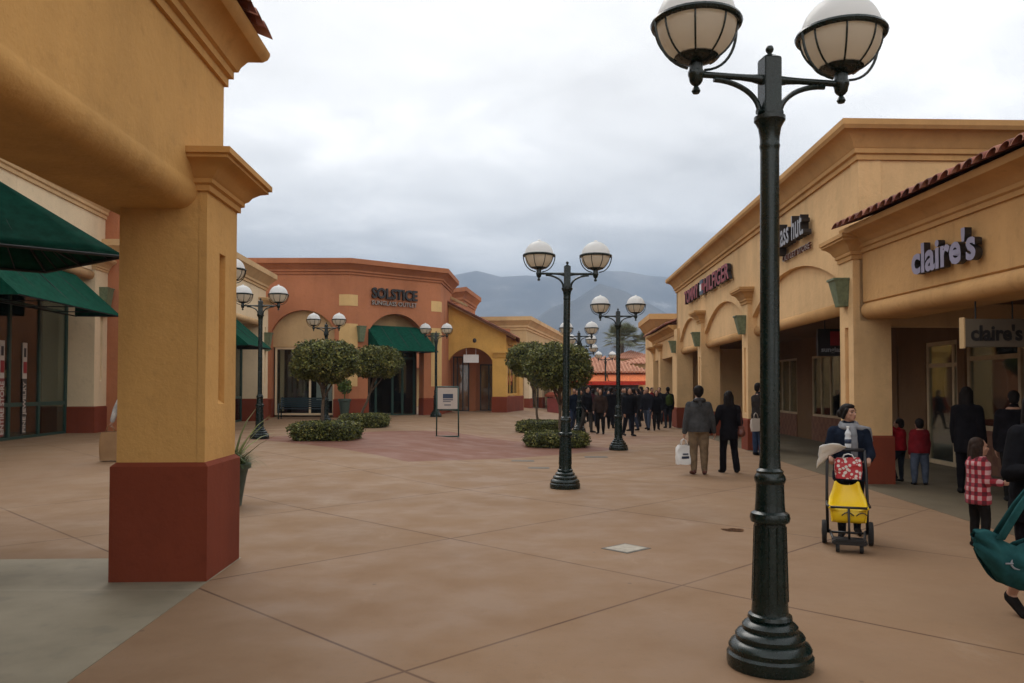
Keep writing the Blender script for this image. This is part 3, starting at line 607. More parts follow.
# --- crowd
K = (.010, .010, .012)
crowd = [
 (574.5, 431, 1.70, 170, (.010, .014, .024), (.03, .04, .07), 'person in blue black jacket at the far left of the crowd beside a lamp post', 'short', .46),
 (587, 432.5, 1.74, 200, K, (.05, .045, .04), 'person in black jacket standing second from left in the front of the crowd', 'short', .45),
 (600.5, 434, 1.66, 175, (.035, .022, .017), (.012, .011, .012), 'person in brownish dark jacket facing the camera in the front of the crowd', 'long', .46),
 (611, 429, 1.72, 20, (.008, .008, .009), (.010, .01, .01), 'person in long black coat with back turned left of the crowd lamp', 'short', .28),
 (629, 436, 1.70, 185, (.010, .010, .013), (.012, .012, .016), 'person in black jacket with pale collar just right of the crowd lamp', 'long', .44),
 (638, 427, 1.68, 10, (.022, .020, .022), (.02, .02, .022), 'person in charcoal coat carrying pale bags right of the crowd lamp', 'short', .44),
 (647.5, 430, 1.72, 165, (.016, .016, .02), (.06, .075, .11), 'person in black jacket and blue jeans at the right front of the crowd', 'short', .46),
 (656.5, 430, 1.62, 185, (.010, .009, .012), (.012, .012, .014), 'shorter person in black at the right end of the crowd', 'long', .45),
 (593, 427, 1.64, 10, (.05, .012, .014), (.02, .02, .03), 'person in dark maroon jacket deep in the left of the crowd', 'short', .46),
 (581, 425, 1.60, 190, (.02, .028, .02), (.02, .02, .02), 'person in dark olive jacket behind the left end of the crowd', 'short', .45),
 (605.5, 422, 1.72, 0, (.014, .016, .03), (.02, .02, .03), 'person in dark navy jacket seen between the front crowd figures', 'short', .46),
 (617, 423, 1.76, 180, K, K, 'tall person in black right behind the crowd lamp', 'short', .46),
 (623, 420, 1.66, 170, (.09, .085, .08), (.03, .03, .04), 'person in grey jacket deep in the crowd right of the lamp', 'short', .46),
 (641.5, 421, 1.74, 10, (.012, .014, .02), (.02, .02, .03), 'person in black cap and jacket behind the jeans wearer', 'cap', .46),
 (652, 422, 1.70, 180, (.16, .015, .015), (.02, .02, .03), 'person in red jacket mostly hidden behind the right crowd', 'short', .46),
 (634, 419, 1.62, 0, (.03, .02, .03), (.02, .02, .02), 'small figure in plum jacket at the back of the crowd', 'long', .46),
 (598, 419, 1.70, 180, (.10, .09, .07), (.02, .02, .03), 'person in beige jacket at the back left of the crowd', 'short', .46),
 (578, 428, 1.62, 100, (.03, .028, .03), (.02, .022, .03), 'person in charcoal jacket in profile beside the leftmost crowd lamp', 'long', .45),
 (590, 422, 1.75, 20, (.02, .02, .03), K, 'tall person in dark blue jacket at the back left of the crowd', 'short', .46),
 (608, 425, 1.58, 200, (.06, .03, .02), (.02, .02, .02), 'short person in rust brown jacket left of the crowd lamp', 'long', .44),
 (633, 431, 1.66, 30, (.012, .012, .012), (.04, .05, .075), 'person in black top and faded jeans walking away right of the crowd lamp', 'short', .5),
 (644, 425, 1.6, 220, (.035, .03, .03), (.02, .02, .02), 'person in dark taupe jacket between the right crowd figures', 'long', .44),
 (659.5, 424, 1.7, 150, (.02, .022, .02), (.03, .03, .035), 'person in dark green jacket beside the far arcade pier', 'short', .46),
 (626, 424, 1.72, 160, (.012, .012, .014), (.03, .03, .04), 'person in black partly behind the pale collar figure', 'short', .46),
 (611.5, 418, 1.66, 180, K, K, 'person in black at the very back of the crowd', 'long', .46),
]
for k, (px, py, h, a, jc, pc, lab, hs_, hm) in enumerate(crowd):
    q = G(px, py, 0); rr = random.Random(k); w1 = rr.choice((-1, 1))*rr.uniform(.05, .42)
    person(lab, q, R(a+rr.uniform(-45, 45)), h, .024, jc, pc, hairstyle=hs_, hem=hm, bulk=rr.uniform(1.08, 1.25), cuff=1.1, group='crowd at the end of the plaza', pose=dict(tR=(.05, w1, -1), sR=(0, w1-.15, -1), tL=(-.05, -w1*.8, -1), sL=(0, -w1*.8-.12, -1), uR=(.2, rr.uniform(-.1, .25), -1), wR=(-.1, rr.uniform(.1, .9), -1), uL=(-.2, rr.uniform(-.1, .25), -1), wL=(.1, rr.uniform(.1, .9), -1)))
q = G(637.5, 425, 0); carrier('pale plastic shopping bag held by the charcoal coat figure in the crowd', (q.x-.25, q.y-.3, .12), .36, .5, .2, ['signpanel'], 0)
q = G(668, 428, 0); r, i = person('person in dark jacket with olive backpack under the far end of the tan arcade', q, R(10), 1.72, .02, K, (.03, .03, .035), hem=.46, bulk=1.2)
b = MB(); b.cap((0, 0, .05), (0, 0, .3), .14, .12); b.box((-.14, -.07, .02), (.14, .09, .3)); t = thing('backpack', 'olive backpack on the back of the person under the far arcade', 'bag', (q.x+.02, q.y-.22, 1.0)); fuse(b, 'bag_body', cmat((.035, .05, .012)), t, .02, 3)

D.scenes.remove(TMP)
# ------------------------------------------------------------------ world, sun, render
def make_world():
    w = D.worlds.new('World'); SC.world = w; w.use_nodes = True; t = w.node_tree; t.nodes.clear(); n = t.nodes.new; L = t.links.new
    out = n('ShaderNodeOutputWorld'); bg = n('ShaderNodeBackground'); bg.inputs[1].default_value = .1; L(bg.outputs[0], out.inputs[0])
    sky = n('ShaderNodeTexSky'); sky.sky_type = 'NISHITA'; sky.sun_disc = False; sky.sun_elevation = R(50); sky.sun_rotation = R(-20)
    tc = n('ShaderNodeTexCoord'); sp = n('ShaderNodeSeparateXYZ'); L(tc.outputs['Generated'], sp.inputs[0])
    def mt(op, a, b=0):
        q = n('ShaderNodeMath'); q.operation = op
        for i, v in enumerate((a, b)):
            if isinstance(v, (int, float)): q.inputs[i].default_value = v
            else: L(v, q.inputs[i])
        return q.outputs[0]
    z = mt('ADD', mt('MAXIMUM', sp.outputs[2], 0), .10)
    cv = n('ShaderNodeCombineXYZ'); L(mt('DIVIDE', sp.outputs[0], z), cv.inputs[0]); L(mt('DIVIDE', sp.outputs[1], z), cv.inputs[1])
    def nz(scale, det, rough, off, dist=0):
        mp = n('ShaderNodeMapping'); mp.inputs['Location'].default_value = off; L(cv.outputs[0], mp.inputs[0])
        q = n('ShaderNodeTexNoise'); q.inputs['Scale'].default_value = scale; q.inputs['Detail'].default_value = det; q.inputs['Roughness'].default_value = rough; q.inputs['Distortion'].default_value = dist
        L(mp.outputs[0], q.inputs['Vector']); return q.outputs['Fac']
    f = mt('ADD', mt('MULTIPLY', nz(.55, 7, .55, (3.1, 1.7, 0), .3), .65), mt('MULTIPLY', nz(1.7, 6, .55, (0, 5, 2), .5), .35))
    rp = n('ShaderNodeValToRGB'); L(f, rp.inputs[0]); e = rp.color_ramp.elements
    for c in ((.36, (7.0, 7.02, 7.08, 1)), (.45, (8.5, 8.5, 8.52, 1)), (.54, (9.6, 9.62, 9.65, 1)), (.62, (11.8, 11.7, 11.6, 1))):
        q = e.new(c[0]); q.color = c[1]
    e.remove(e[0]); e.remove(e[-1])
    el = n('ShaderNodeValToRGB'); L(mt('ADD', mt('ADD', sp.outputs[2], mt('MULTIPLY', mt('MINIMUM', mt('MAXIMUM', mt('SUBTRACT', .62, sp.outputs[1]), 0), .5), .62)), mt('MULTIPLY', mt('SUBTRACT', f, .5), .16)), el.inputs[0]); e = el.color_ramp.elements
    for c in ((.06, (.175, .19, .21, 1)), (.125, (.225, .24, .257, 1)), (.165, (.43, .438, .444, 1)), (.22, (.68, .682, .68, 1)), (.30, (.84, .835, .825, 1)), (.45, (.93, .92, .90, 1)), (.65, (1.14, 1.11, 1.06, 1)), (1, (1.42, 1.37, 1.29, 1))):
        q = e.new(c[0]); q.color = c[1]
    e.remove(e[0]); e.remove(e[-1])
    mu = n('ShaderNodeMix'); mu.data_type = 'RGBA'; mu.blend_type = 'MULTIPLY'; mu.inputs[0].default_value = 1; L(rp.outputs[0], mu.inputs[6]); L(el.outputs[0], mu.inputs[7])
    mx = n('ShaderNodeMix'); mx.data_type = 'RGBA'; mx.inputs[0].default_value = .96; L(sky.outputs[0], mx.inputs[6]); L(mu.outputs[2], mx.inputs[7])
    L(mx.outputs[2], bg.inputs[0])
make_world()
sl = D.lights.new('sun', 'SUN'); sl.energy = .8; sl.angle = R(30); sl.color = (1, .96, .9); so = D.objects.new('sun', sl); COL.objects.link(so)
so.rotation_euler = Vector((math.sin(R(-20))*math.cos(R(50)), math.cos(R(-20))*math.cos(R(50)), math.sin(R(50)))).to_track_quat('Z', 'Y').to_euler()
SC.view_settings.view_transform = 'Standard'; SC.view_settings.look = 'None'; SC.view_settings.exposure = .60; SC.view_settings.gamma = 1
SC.cycles.max_bounces = 7; SC.cycles.transparent_max_bounces = 12; SC.cycles.use_denoising = True; SC.cycles.sample_clamp_indirect = 6
# ------------------------------------------------------------------ ground
def make_ground():
    xs = sorted(set([-2500, -800, -250, -100]+list(range(-60, 61, 1))+[100, 250, 800, 2500]))
    ys = sorted(set([-300, -80]+list(range(-30, 111, 1))+[150, 220, 400, 900, 2000, 3300]))
    vs = [(x, y, gz(x, y)) for y in ys for x in xs]; w = len(xs)
    fs = [(j*w+i, j*w+i+1, (j+1)*w+i+1, (j+1)*w+i) for j in range(len(ys)-1) for i in range(w-1)]
    m = MB(); m.add(vs, fs); tag(m.build('ground', 'paving', smooth=True, fix=False), kind='structure')
make_ground()
# ------------------------------------------------------------------ mountains + haze
def make_mountains():
    n = NT('mountain_rock'); p = n.pos()
    c = n.ramp(n.noise(p, .006, 8, .65), [(.3, (.012, .016, .022)), (.5, (.075, .075, .075)), (.7, (.17, .16, .145))])
    c = n.mix(n.math('MULTIPLY', n.step(n.noise(p, .012, 8, .7), .60, .70), .5), c, (.34, .33, .32)); n.color(c); n.rough(1)
    def prof(knots, px):
        for (a, b), (c_, d) in zip(knots, knots[1:]):
            if a <= px <= c_: t = (px-a)/(c_-a); t = t*t*(3-2*t); return b+(d-b)*t
        return knots[-1][1]
    def ridge(name, Y, depth, knots, label, seed, rough):
        NX, NY = 170, 46; vs = []
        for j in range(NY+1):
            for i in range(NX+1):
                px = -1500+4200*i/NX; t = j/NY; y = Y-depth*(1-t)*1.0 + (0 if t < 1 else 0)
                x = (px-512)/F*Y
                hh = (387-prof(knots, px))*Y/F+CAMH
                f = noise.multi_fractal(Vector((x*.0022+seed, y*.0022, seed)), .9, 2.1, 6)-1
                g = noise.noise(Vector((x*.009+seed, y*.004, 1)))
                k = t**1.15
                z = hh*k+(rough*(f*.55+g*.25))*math.sin(PI*min(1, t*1.0))**.8*(.35+.65*t)+rough*.12*noise.noise(Vector((x*.012, seed, 0)))*t
                vs.append((x, y, max(-3, z-3*(1-t))))
        fs = [(j*(NX+1)+i, j*(NX+1)+i+1, (j+1)*(NX+1)+i+1, (j+1)*(NX+1)+i) for j in range(NY) for i in range(NX)]
        # back slope
        o = len(vs); vs += [(vs[NY*(NX+1)+i][0], Y+depth*.5, -5) for i in range(NX+1)]
        fs += [(NY*(NX+1)+i, NY*(NX+1)+i+1, o+i+1, o+i) for i in range(NX)]
        m = MB(); m.add(vs, fs); ob = m.build(name, n.m, smooth=True); tag(ob, kind='structure')
    ridge('mountain', 2900, 700, [(-1500, 300), (200, 268), (440, 272), (520, 276), (600, 271), (700, 279), (900, 262), (2700, 300)], '', 3.1, 190)
    ridge('hill', 1900, 600, [(-1500, 372), (380, 368), (500, 338), (560, 305), (604, 284), (640, 296), (672, 316), (760, 334), (900, 350), (2700, 372)], '', 9.7, 110)
    h = MB(); h.box((-3200, -320, -6.5), (3200, 3350, 470)); ho = h.build('haze', [], None)
    hm = D.materials.new('haze_air'); hm.use_nodes = True; t = hm.node_tree; t.nodes.clear()
    o = t.nodes.new('ShaderNodeOutputMaterial'); v = t.nodes.new('ShaderNodeVolumePrincipled'); v.inputs['Color'].default_value = (.60, .76, 1, 1); v.inputs['Density'].default_value = .00030
    t.links.new(v.outputs[0], o.inputs['Volume']); ho.data.materials.append(hm); tag(ho, kind='stuff')
make_mountains()
# ------------------------------------------------------------------ street lamps
def make_lamp():
    t = thing('street_lamp', '', 'street lamp', group='twin globe street lamps along the plaza')
    b = MB(); b.lathe([(.02, 0), (.255, 0), (.26, .02), (.26, .075), (.245, .09), (.25, .12), (.235, .145), (.205, .16), (.21, .19), (.195, .21), (.165, .222), (.168, .25), (.15, .268), (.125, .28), (.135, .295), (.13, .315), (.112, .325), (.108, .36)], seg=28); b.build('base', 'lamp', t, 35)
    p = MB(); p.lathe([(.111, .34), (.108, .38), (.094, .875), (.115, .885), (.122, .91), (.115, .938), (.092, .952), (.088, 1.0), (.084, 1.12), (.092, 1.132), (.096, 1.15), (.09, 1.17), (.080, 1.185), (.083, 1.20), (.066, 1.215), (.060, 1.3), (.058, 3.20), (.06, 3.22), (.064, 3.235), (.06, 3.25), (.061, 3.29), (.07, 3.35), (.088, 3.385), (.096, 3.395), (.096, 3.42), (.07, 3.425)], seg=24)
    for k in range(12):
        a = 2*PI*k/12; p.tube([(.105*math.cos(a), .105*math.sin(a), .40), (.0915*math.cos(a), .0915*math.sin(a), .86)], .008, 5)
    p.build('pole', 'lamp', t, 35)
    h = MB(); h.box((-.056, -.056, 3.42), (.056, .056, 3.79)); h.add([(-.056, -.056, 3.79), (.056, -.056, 3.79), (.056, .056, 3.79), (-.056, .056, 3.79), (0, 0, 3.83)], [(0, 1, 4), (1, 2, 4), (2, 3, 4), (3, 0, 4)])
    h.box((-.062, -.062, 3.41), (.062, .062, 3.435)); h.build('post_head', 'lamp', t, bevel=.006)
    f = MB(); f.lathe([(.001, 3.8), (.014, 3.81), (.013, 3.826), (.022, 3.838), (.026, 3.852), (.02, 3.87), (.001, 3.878)], seg=14); f.build('finial', 'lamp', t, True)
    for sx in (-1, 1):
        a = MB(); a.tube([(sx*.05, 0, 3.655), (sx*.12, 0, 3.66), (sx*.2, 0, 3.662), (sx*.486, 0, 3.662)], [.034, .024, .020, .020], 12)
        c = arc((sx*.36, 3.45), .19, 0, 0, 1)
        pts = [(sx*(.07+.30*(1-math.cos(q))), 0, 3.45+.185*math.sin(q)) for q in [PI/2*i/10 for i in range(11)]]
        a.tube(pts, .017, 8); a.tube([(sx*.055, 0, 3.45), (sx*.085, 0, 3.45)], .02, 8)
        a.lathe([(.001, 3.535), (.02, 3.54), (.028, 3.555), (.02, 3.575), (.012, 3.585), (.03, 3.60), (.04, 3.615), (.044, 3.64), (.05, 3.655), (.05, 3.675), (.042, 3.69), (.042, 3.77), (.03, 3.78)], c=(sx*.486, 0, 0), seg=16)
        a.build('arm', 'lamp', t, 40)
        gz_ = 3.975; r = .245; cx = sx*.486
        g = MB(); g.ell((cx, 0, gz_), (r, r, r), 28, 12, lo=-60, hi=0); gl = g.build('globe', 'diff', t, True)
        d = MB(); d.ell((cx, 0, gz_+.002), (r+.004, r+.004, r), 28, 12, lo=0, hi=88); d.lathe([(.001, 0), (.03, 0), (.03, .018), (.018, .03), (.001, .032)], c=(cx, 0, gz_+r-.004), seg=12); d.build('dome', 'dome', gl, 40)
        k = MB(); k.ring((cx, 0, gz_), .262, .021, 32, 8)
        k.lathe([(.135, -.205), (.132, -.2), (.12, -.222), (.06, -.245), (.035, -.25)], c=(cx, 0, gz_), seg=20)
        k.ell((cx, 0, gz_), (r+.006, r+.006, r+.006), 24, 5, lo=-80, hi=-57)
        for q in range(8):
            an = 2*PI*(q+.5)/8
            k.tube([(cx+(r+.007)*math.cos(w)*math.cos(an), (r+.007)*math.cos(w)*math.sin(an), gz_+(r+.007)*math.sin(w)) for w in [R(-62*i/8) for i in range(9)]], .0065, 5)
        for an in (R(4), R(184)):   # outer brace straps
            k.tube([(cx+.274*math.cos(w)**.8*math.cos(an), .274*math.cos(w)**.8*math.sin(an), gz_+.285*math.sin(w)) for w in [R(-82*i/10) for i in range(11)]], .009, 6)
        k.build('cage', 'lamp', gl, 40)
    return t
LAMP = make_lamp()
def lamp(px, py, rz, label, first=False, Y=None, scale=None, z=None):
    p = G(px, py) if Y is None else Vector((( px-512)/F*Y, Y, 0))
    zz = gz(p.x, p.y) if z is None else z
    if first: LAMP.location = (p.x, p.y, zz); LAMP.rotation_euler = (0, R(.5), rz); LAMP['label'] = label; return LAMP
    return dup(LAMP, (p.x, p.y, zz), rz, label, scale)
lamp(770, 665.5, .15, 'large dark green twin globe street lamp in the near right foreground', True)
lamp(565, 488, 0, 'twin globe street lamp in front of the two overlapping clipped trees').rotation_euler.y = R(.7)
lamp(618.5, 450, 0, 'twin globe street lamp just right of the crowd centre, second in the right row')
lamp(260, 0, .05, 'twin globe street lamp in front of the cream shop beside the yellow column', Y=22.3)
lamp(326, 0, 0, 'twin globe street lamp behind the leftmost clipped tree', Y=31)
lamp(436, 0, 0, 'twin globe street lamp beside the standing poster frame', Y=36.6)
lamp(579, 0, 0, 'twin globe street lamp at the left edge of the crowd', Y=31)
lamp(581, 0, 0, 'distant twin globe street lamp above the crowd, first of the row receding behind it', Y=38.5)
lamp(585, 0, 0, 'distant twin globe street lamp above the crowd, second of the receding row', Y=47)
lamp(605.5, 0, 0, 'distant twin globe street lamp before the tiled pavilion roof', Y=57)
lamp(208, 0, 0, 'twin globe street lamp mostly hidden behind the yellow column', Y=16.8)
for i, px in enumerate((633, 645, 653)):
    lamp(px, 0, 0, 'small far globe lamp at the end of the street, %s of three' % ('leftmost', 'middle', 'rightmost')[i], Y=92, scale=.74)
# ------------------------------------------------------------------ roof tiles
def tile_roof(mb, fr, s0, s1, d0, z0, depth, pitch, gap=.235, r=.095, course=.42, th=.014, mi=0):
    """barrel tiles: eave at d=d0 (outward), rising inwards"""
    n = int(round((s1-s0)/gap)); ct, st = math.cos(pitch), math.sin(pitch); nc = max(1, int(depth/course))
    rng = random.Random(5)
    for i in range(n+1):
        s = s0+(s1-s0)*i/n
        for c in range(nc):
            l0 = c*course-(.15 if c == 0 else .05)+rng.uniform(-.012, .012); l1 = (c+1)*course+.03; js = rng.uniform(-.008, .008)
            vs = []
            for (l, rr, lift) in ((l0, r*1.06, .014), (l1, r*.9, -.004)):
                for k in range(9):
                    a = PI*k/8
                    for q in (rr, rr-th):
                        hgt = q*math.sin(a)+lift
                        vs.append(fr(s+js+q*math.cos(a), d0-l*ct-hgt*st, z0+l*st+hgt*ct))
            fs = []
            for k in range(8):
                a, b = k*2, (k+1)*2
                fs += [(a, b, b+18, a+18), (a+1, a+19, b+19, b+1), (a, a+1, b+1, b), (a+18, b+18, b+19, a+19)]
            fs += [(0, 18, 19, 1), (16, 17, 35, 34)]
            mb.add(vs, fs, mi)
    # troughs / deck
    for i in range(n):
        sa = s0+(s1-s0)*(i+.5)/n; vs = []
        for l in (-.06, nc*course):
            for k in range(7):
                a = PI+PI*k/6; vs.append(fr(sa+.085*math.cos(a), d0-l*ct, z0+.02+l*st+(.03+.075*math.sin(a))*ct+.03))
        mb.add(vs, [(k, k+1, k+8, k+7) for k in range(6)], mi)
    a, b = s0-.05, s1+.05; L = nc*course
    mb.add([fr(a, d0-.16, z0+.02), fr(b, d0-.16, z0+.02), fr(b, d0-L*ct, z0+L*st-.02), fr(a, d0-L*ct, z0+L*st-.02),
            fr(a, d0-.16, z0-.01), fr(b, d0-.16, z0-.01), fr(b, d0-L*ct, z0+L*st-.05), fr(a, d0-L*ct, z0+L*st-.05)],
           [(0, 1, 2, 3), (4, 7, 6, 5), (0, 4, 5, 1), (3, 2, 6, 7), (0, 3, 7, 4), (1, 5, 6, 2)], mi)
def pier(parent, fr, s0, s1, d0, d1, z0, zt, base_h, mats, slot=None, cap=None, base_out=.03, slot_side=1):
    """pier from back d0 to street face d1 (s0..s1)"""
    wall, red, trim = mats; b = MB()
    if slot:
        za, zb = slot; sm = (s0+s1)/2; w = .09; T = fr
        def bx(a, b_, c, d, e, f): b.box((a, c, e), (b_, d, f), 0, T)
        bx(s0, s1, d0, d1-.07, z0, zt)
        bx(s0, sm-w, d1-.075, d1, z0, zt); bx(sm+w, s1, d1-.075, d1, z0, zt); bx(sm-w, sm+w, d1-.075, d1, z0, za); bx(sm-w, sm+w, d1-.075, d1, zb, zt)
        # weathered sill in the slot
        b.add([fr(sm-w, d1-.07, za+.05), fr(sm+w, d1-.07, za+.05), fr(sm+w, d1, za), fr(sm-w, d1, za)], [(0, 1, 2, 3)])
    else: b.box((s0, d0, z0), (s1, d1, zt), 0, fr)
    po = b.build('pier', wall, parent)
    r = MB(); o = base_out
    path = [fr.xy(s0, d0), fr.xy(s1, d0), fr.xy(s1, d1), fr.xy(s0, d1)]
    pth = path if (Vector(path[1])-Vector(path[0])).cross(Vector(path[2])-Vector(path[1])) > 0 else path[::-1]   # counter-clockwise: outward = right
    r.sweep(pth, [(-.05, z0-.05), (o, z0-.05), (o, z0+base_h-.035), (0.002, z0+base_h), (-.05, z0+base_h)], closed=True); r.build('pier_base', red, po)
    if cap:
        zb, zc = cap; h = zc-zb; c = MB()
        pr = [(-.03, zb), (.03, zb), (.03, zb+.16*h), (.06, zb+.2*h), (.06, zb+.32*h), (.09, zb+.38*h), (.12, zb+.52*h), (.18, zb+.66*h), (.25, zb+.74*h), (.25, zb+.82*h), (.28, zb+.84*h), (.28, zc), (-.03, zc)]
        c.sweep(pth, pr, closed=True); c.build('capital', trim, po, 30)
    return po
def sconce(parent, fr, s, d, z, w=.36, h=.5):
    m = MB(); a = w/2
    T = fr
    vs = [fr(s-a*.62, d, z), fr(s+a*.62, d, z), fr(s+a*.62, d+.16, z), fr(s-a*.62, d+.16, z), fr(s-a, d, z+h), fr(s+a, d, z+h), fr(s+a, d+.27, z+h), fr(s-a, d+.27, z+h)]
    m.add(vs, [(0, 1, 2, 3), (0, 4, 5, 1), (1, 5, 6, 2), (2, 6, 7, 3), (3, 7, 4, 0), (4, 7, 6, 5)])
    m.box((s-a*1.06, d, z+h-.03), (s+a*1.06, d+.29, z+h+.012), 0, fr)
    return m.build('wall_lamp', 'sconce', parent, bevel=.006)
def window(parent, fr, s0, s1, d, z0, z1, mull, frame='wfr', rails=(), fw=.06, name='window', interior=True, depth=2.2):
    f = MB()
    for a, b, c, e in ((s0, s1, z0, z0+fw), (s0, s1, z1-fw, z1), (s0, s0+fw, z0+fw, z1-fw), (s1-fw, s1, z0+fw, z1-fw)): f.box((a, d-.04, c), (b, d+.04, e), 0, fr)
    for q in mull: f.box((q-fw/2, d-.035, z0+fw), (q+fw/2, d+.035, z1-fw), 0, fr)
    for q in rails: f.box((s0+fw, d-.03, q-fw/2), (s1-fw, d+.03, q+fw/2), 0, fr)
    w = f.build(name, frame, parent)
    g = MB(); g.box((s0+.02, d-.006, z0+.02), (s1-.02, d+.006, z1-.02), 0, fr); g.build('pane', 'glass', w)
    return w
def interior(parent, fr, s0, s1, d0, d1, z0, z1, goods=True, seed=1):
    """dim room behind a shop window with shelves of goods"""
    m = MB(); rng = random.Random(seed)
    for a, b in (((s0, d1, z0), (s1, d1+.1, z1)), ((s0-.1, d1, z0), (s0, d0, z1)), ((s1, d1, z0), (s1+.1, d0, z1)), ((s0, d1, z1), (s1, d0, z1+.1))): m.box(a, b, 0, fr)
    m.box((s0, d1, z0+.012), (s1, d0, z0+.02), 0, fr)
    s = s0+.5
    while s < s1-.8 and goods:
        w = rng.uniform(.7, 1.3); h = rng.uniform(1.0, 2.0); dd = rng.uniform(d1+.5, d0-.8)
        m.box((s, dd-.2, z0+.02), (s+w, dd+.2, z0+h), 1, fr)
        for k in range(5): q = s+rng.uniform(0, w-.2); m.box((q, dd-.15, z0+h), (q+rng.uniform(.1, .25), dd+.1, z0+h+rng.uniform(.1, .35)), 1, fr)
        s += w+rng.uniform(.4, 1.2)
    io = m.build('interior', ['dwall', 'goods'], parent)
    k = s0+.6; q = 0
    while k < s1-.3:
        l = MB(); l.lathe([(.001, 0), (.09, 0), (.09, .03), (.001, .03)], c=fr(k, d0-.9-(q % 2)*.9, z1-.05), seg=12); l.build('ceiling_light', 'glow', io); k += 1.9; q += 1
# ------------------------------------------------------------------ LEFT: near arcade
def near_arcade():
    fr = Fr((-2.74, 7.24), (-.042, 1), 1)
    t = thing('arcade_building', 'yellow stucco arcade with square column, rounded beam and clay tile eave at left', 'arcade', (-2.72, 7.18, 0))
    pier(t, fr, 0, .90, -.77, 0, 0, 3.6, 1.05, ('yel', 'red', 'yeltrim'), slot=(1.56, 2.98), cap=(3.48, 3.81), base_out=.04)
    w = MB(); w.prism([(-.1, 4.9), (-.1, 3.60)]+[(-.1-.16+.172*math.cos(q), 3.485+.165*math.sin(q)) for q in [PI/7-(PI/7+PI/2)*i/14 for i in range(15)]]+[(-.9, 3.32), (-.9, 4.9)], -14, .76, lambda d, s, z: fr(s, d, z)); w.build('wall', 'yel', t, 30)
    c = MB(); path = [fr.xy(-14, -.1), fr.xy(.76, -.1), fr.xy(.76, -2.4)]
    c.sweep(path, [(-.05, 4.72), (.035, 4.72), (.035, 4.80), (.075, 4.815), (.075, 4.885), (.11, 4.90), (.13, 4.955), (.18, 5.03), (.26, 5.075), (.30, 5.08), (.34, 5.12), (.36, 5.17), (.36, 5.2), (-.05, 5.2)]); c.build('cornice', 'yeltrim', t, 30)
    r = MB(); tile_roof(r, fr, -10, .60, .25, 5.225, 2.6, R(22), gap=.28, r=.122); r.build('roof', 'tile', t, 40)
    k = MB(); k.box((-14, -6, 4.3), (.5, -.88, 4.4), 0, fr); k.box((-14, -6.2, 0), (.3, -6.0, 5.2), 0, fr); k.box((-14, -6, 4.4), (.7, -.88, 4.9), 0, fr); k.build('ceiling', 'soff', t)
    for s in (-6.5, -13):
        pier(t, fr, s, s+1.04, -.92, 0, 0, 3.6, 1.05, ('yel', 'red', 'yeltrim'), cap=(3.48, 3.81), base_out=.055)
    s = MB(); s.box((-16, -6.2, -.05), (.98, .05, .004), 0, fr); tag(s.build('arcade_floor', 'slab'), kind='structure')
near_arcade()
# market canopy under the arcade
def canopy():
    A = Vector((-4.6, 9.55, 3.28)); e1 = Vector((-.79, .61, 0)); e2 = Vector((-.765, -.644, 0)).normalized(); L = 2.1
    t = thing('market_canopy', 'dark green canvas canopy with open underside cut by the left edge of the photo', 'canopy', tuple((A+e1*L/2+e2*L/2).xy)+(0,))
    c = [A, A+e1*L, A+e1*L+e2*L, A+e2*L]; ap = (c[0]+c[2])/2+Vector((0, 0, .98)); m = MB(); n = 8
    for q in range(4):
        a, b = c[q], c[(q+1) % 4]; vs = []
        for i in range(n+1):
            for j in range(n+1):
                p = ap.lerp(a.lerp(b, j/n), i/n); sag = -.05*math.sin(PI*i/n)*math.sin(PI*j/n); vs.append(p+Vector((0, 0, sag)))
        m.add(vs, [(i*(n+1)+j, i*(n+1)+j+1, (i+1)*(n+1)+j+1, (i+1)*(n+1)+j) for i in range(n) for j in range(n)])
    co = m.build('canvas', 'awnd', t, 30); so = co.modifiers.new('thick', 'SOLIDIFY'); so.thickness = .008
    rb = MB()
    for q in range(4):
        a, b = c[q], c[(q+1) % 4]; rb.tube([a-Vector((0, 0, .02)), b-Vector((0, 0, .02))], .018, 6); rb.tube([a-Vector((0, 0, .02)), ap-Vector((0, 0, .06))], .016, 6)
        rb.tube([(a+b)/2-Vector((0, 0, .03)), ap-Vector((0, 0, .45))], .014, 6)
        for k in range(1, 6): rb.tube([a.lerp(b, k/6)-Vector((0, 0, .025)), a.lerp(b, k/6).lerp(ap, .7)-Vector((0, 0, .08))], .008, 5)
    rb.build('ribs', 'tyre', t)
    x, y = ap.x, ap.y; p = MB(); p.tube([(x, y, 0), (x, y, ap.z-.02)], .035, 10); p.build('pole', 'lamp', t)
canopy()
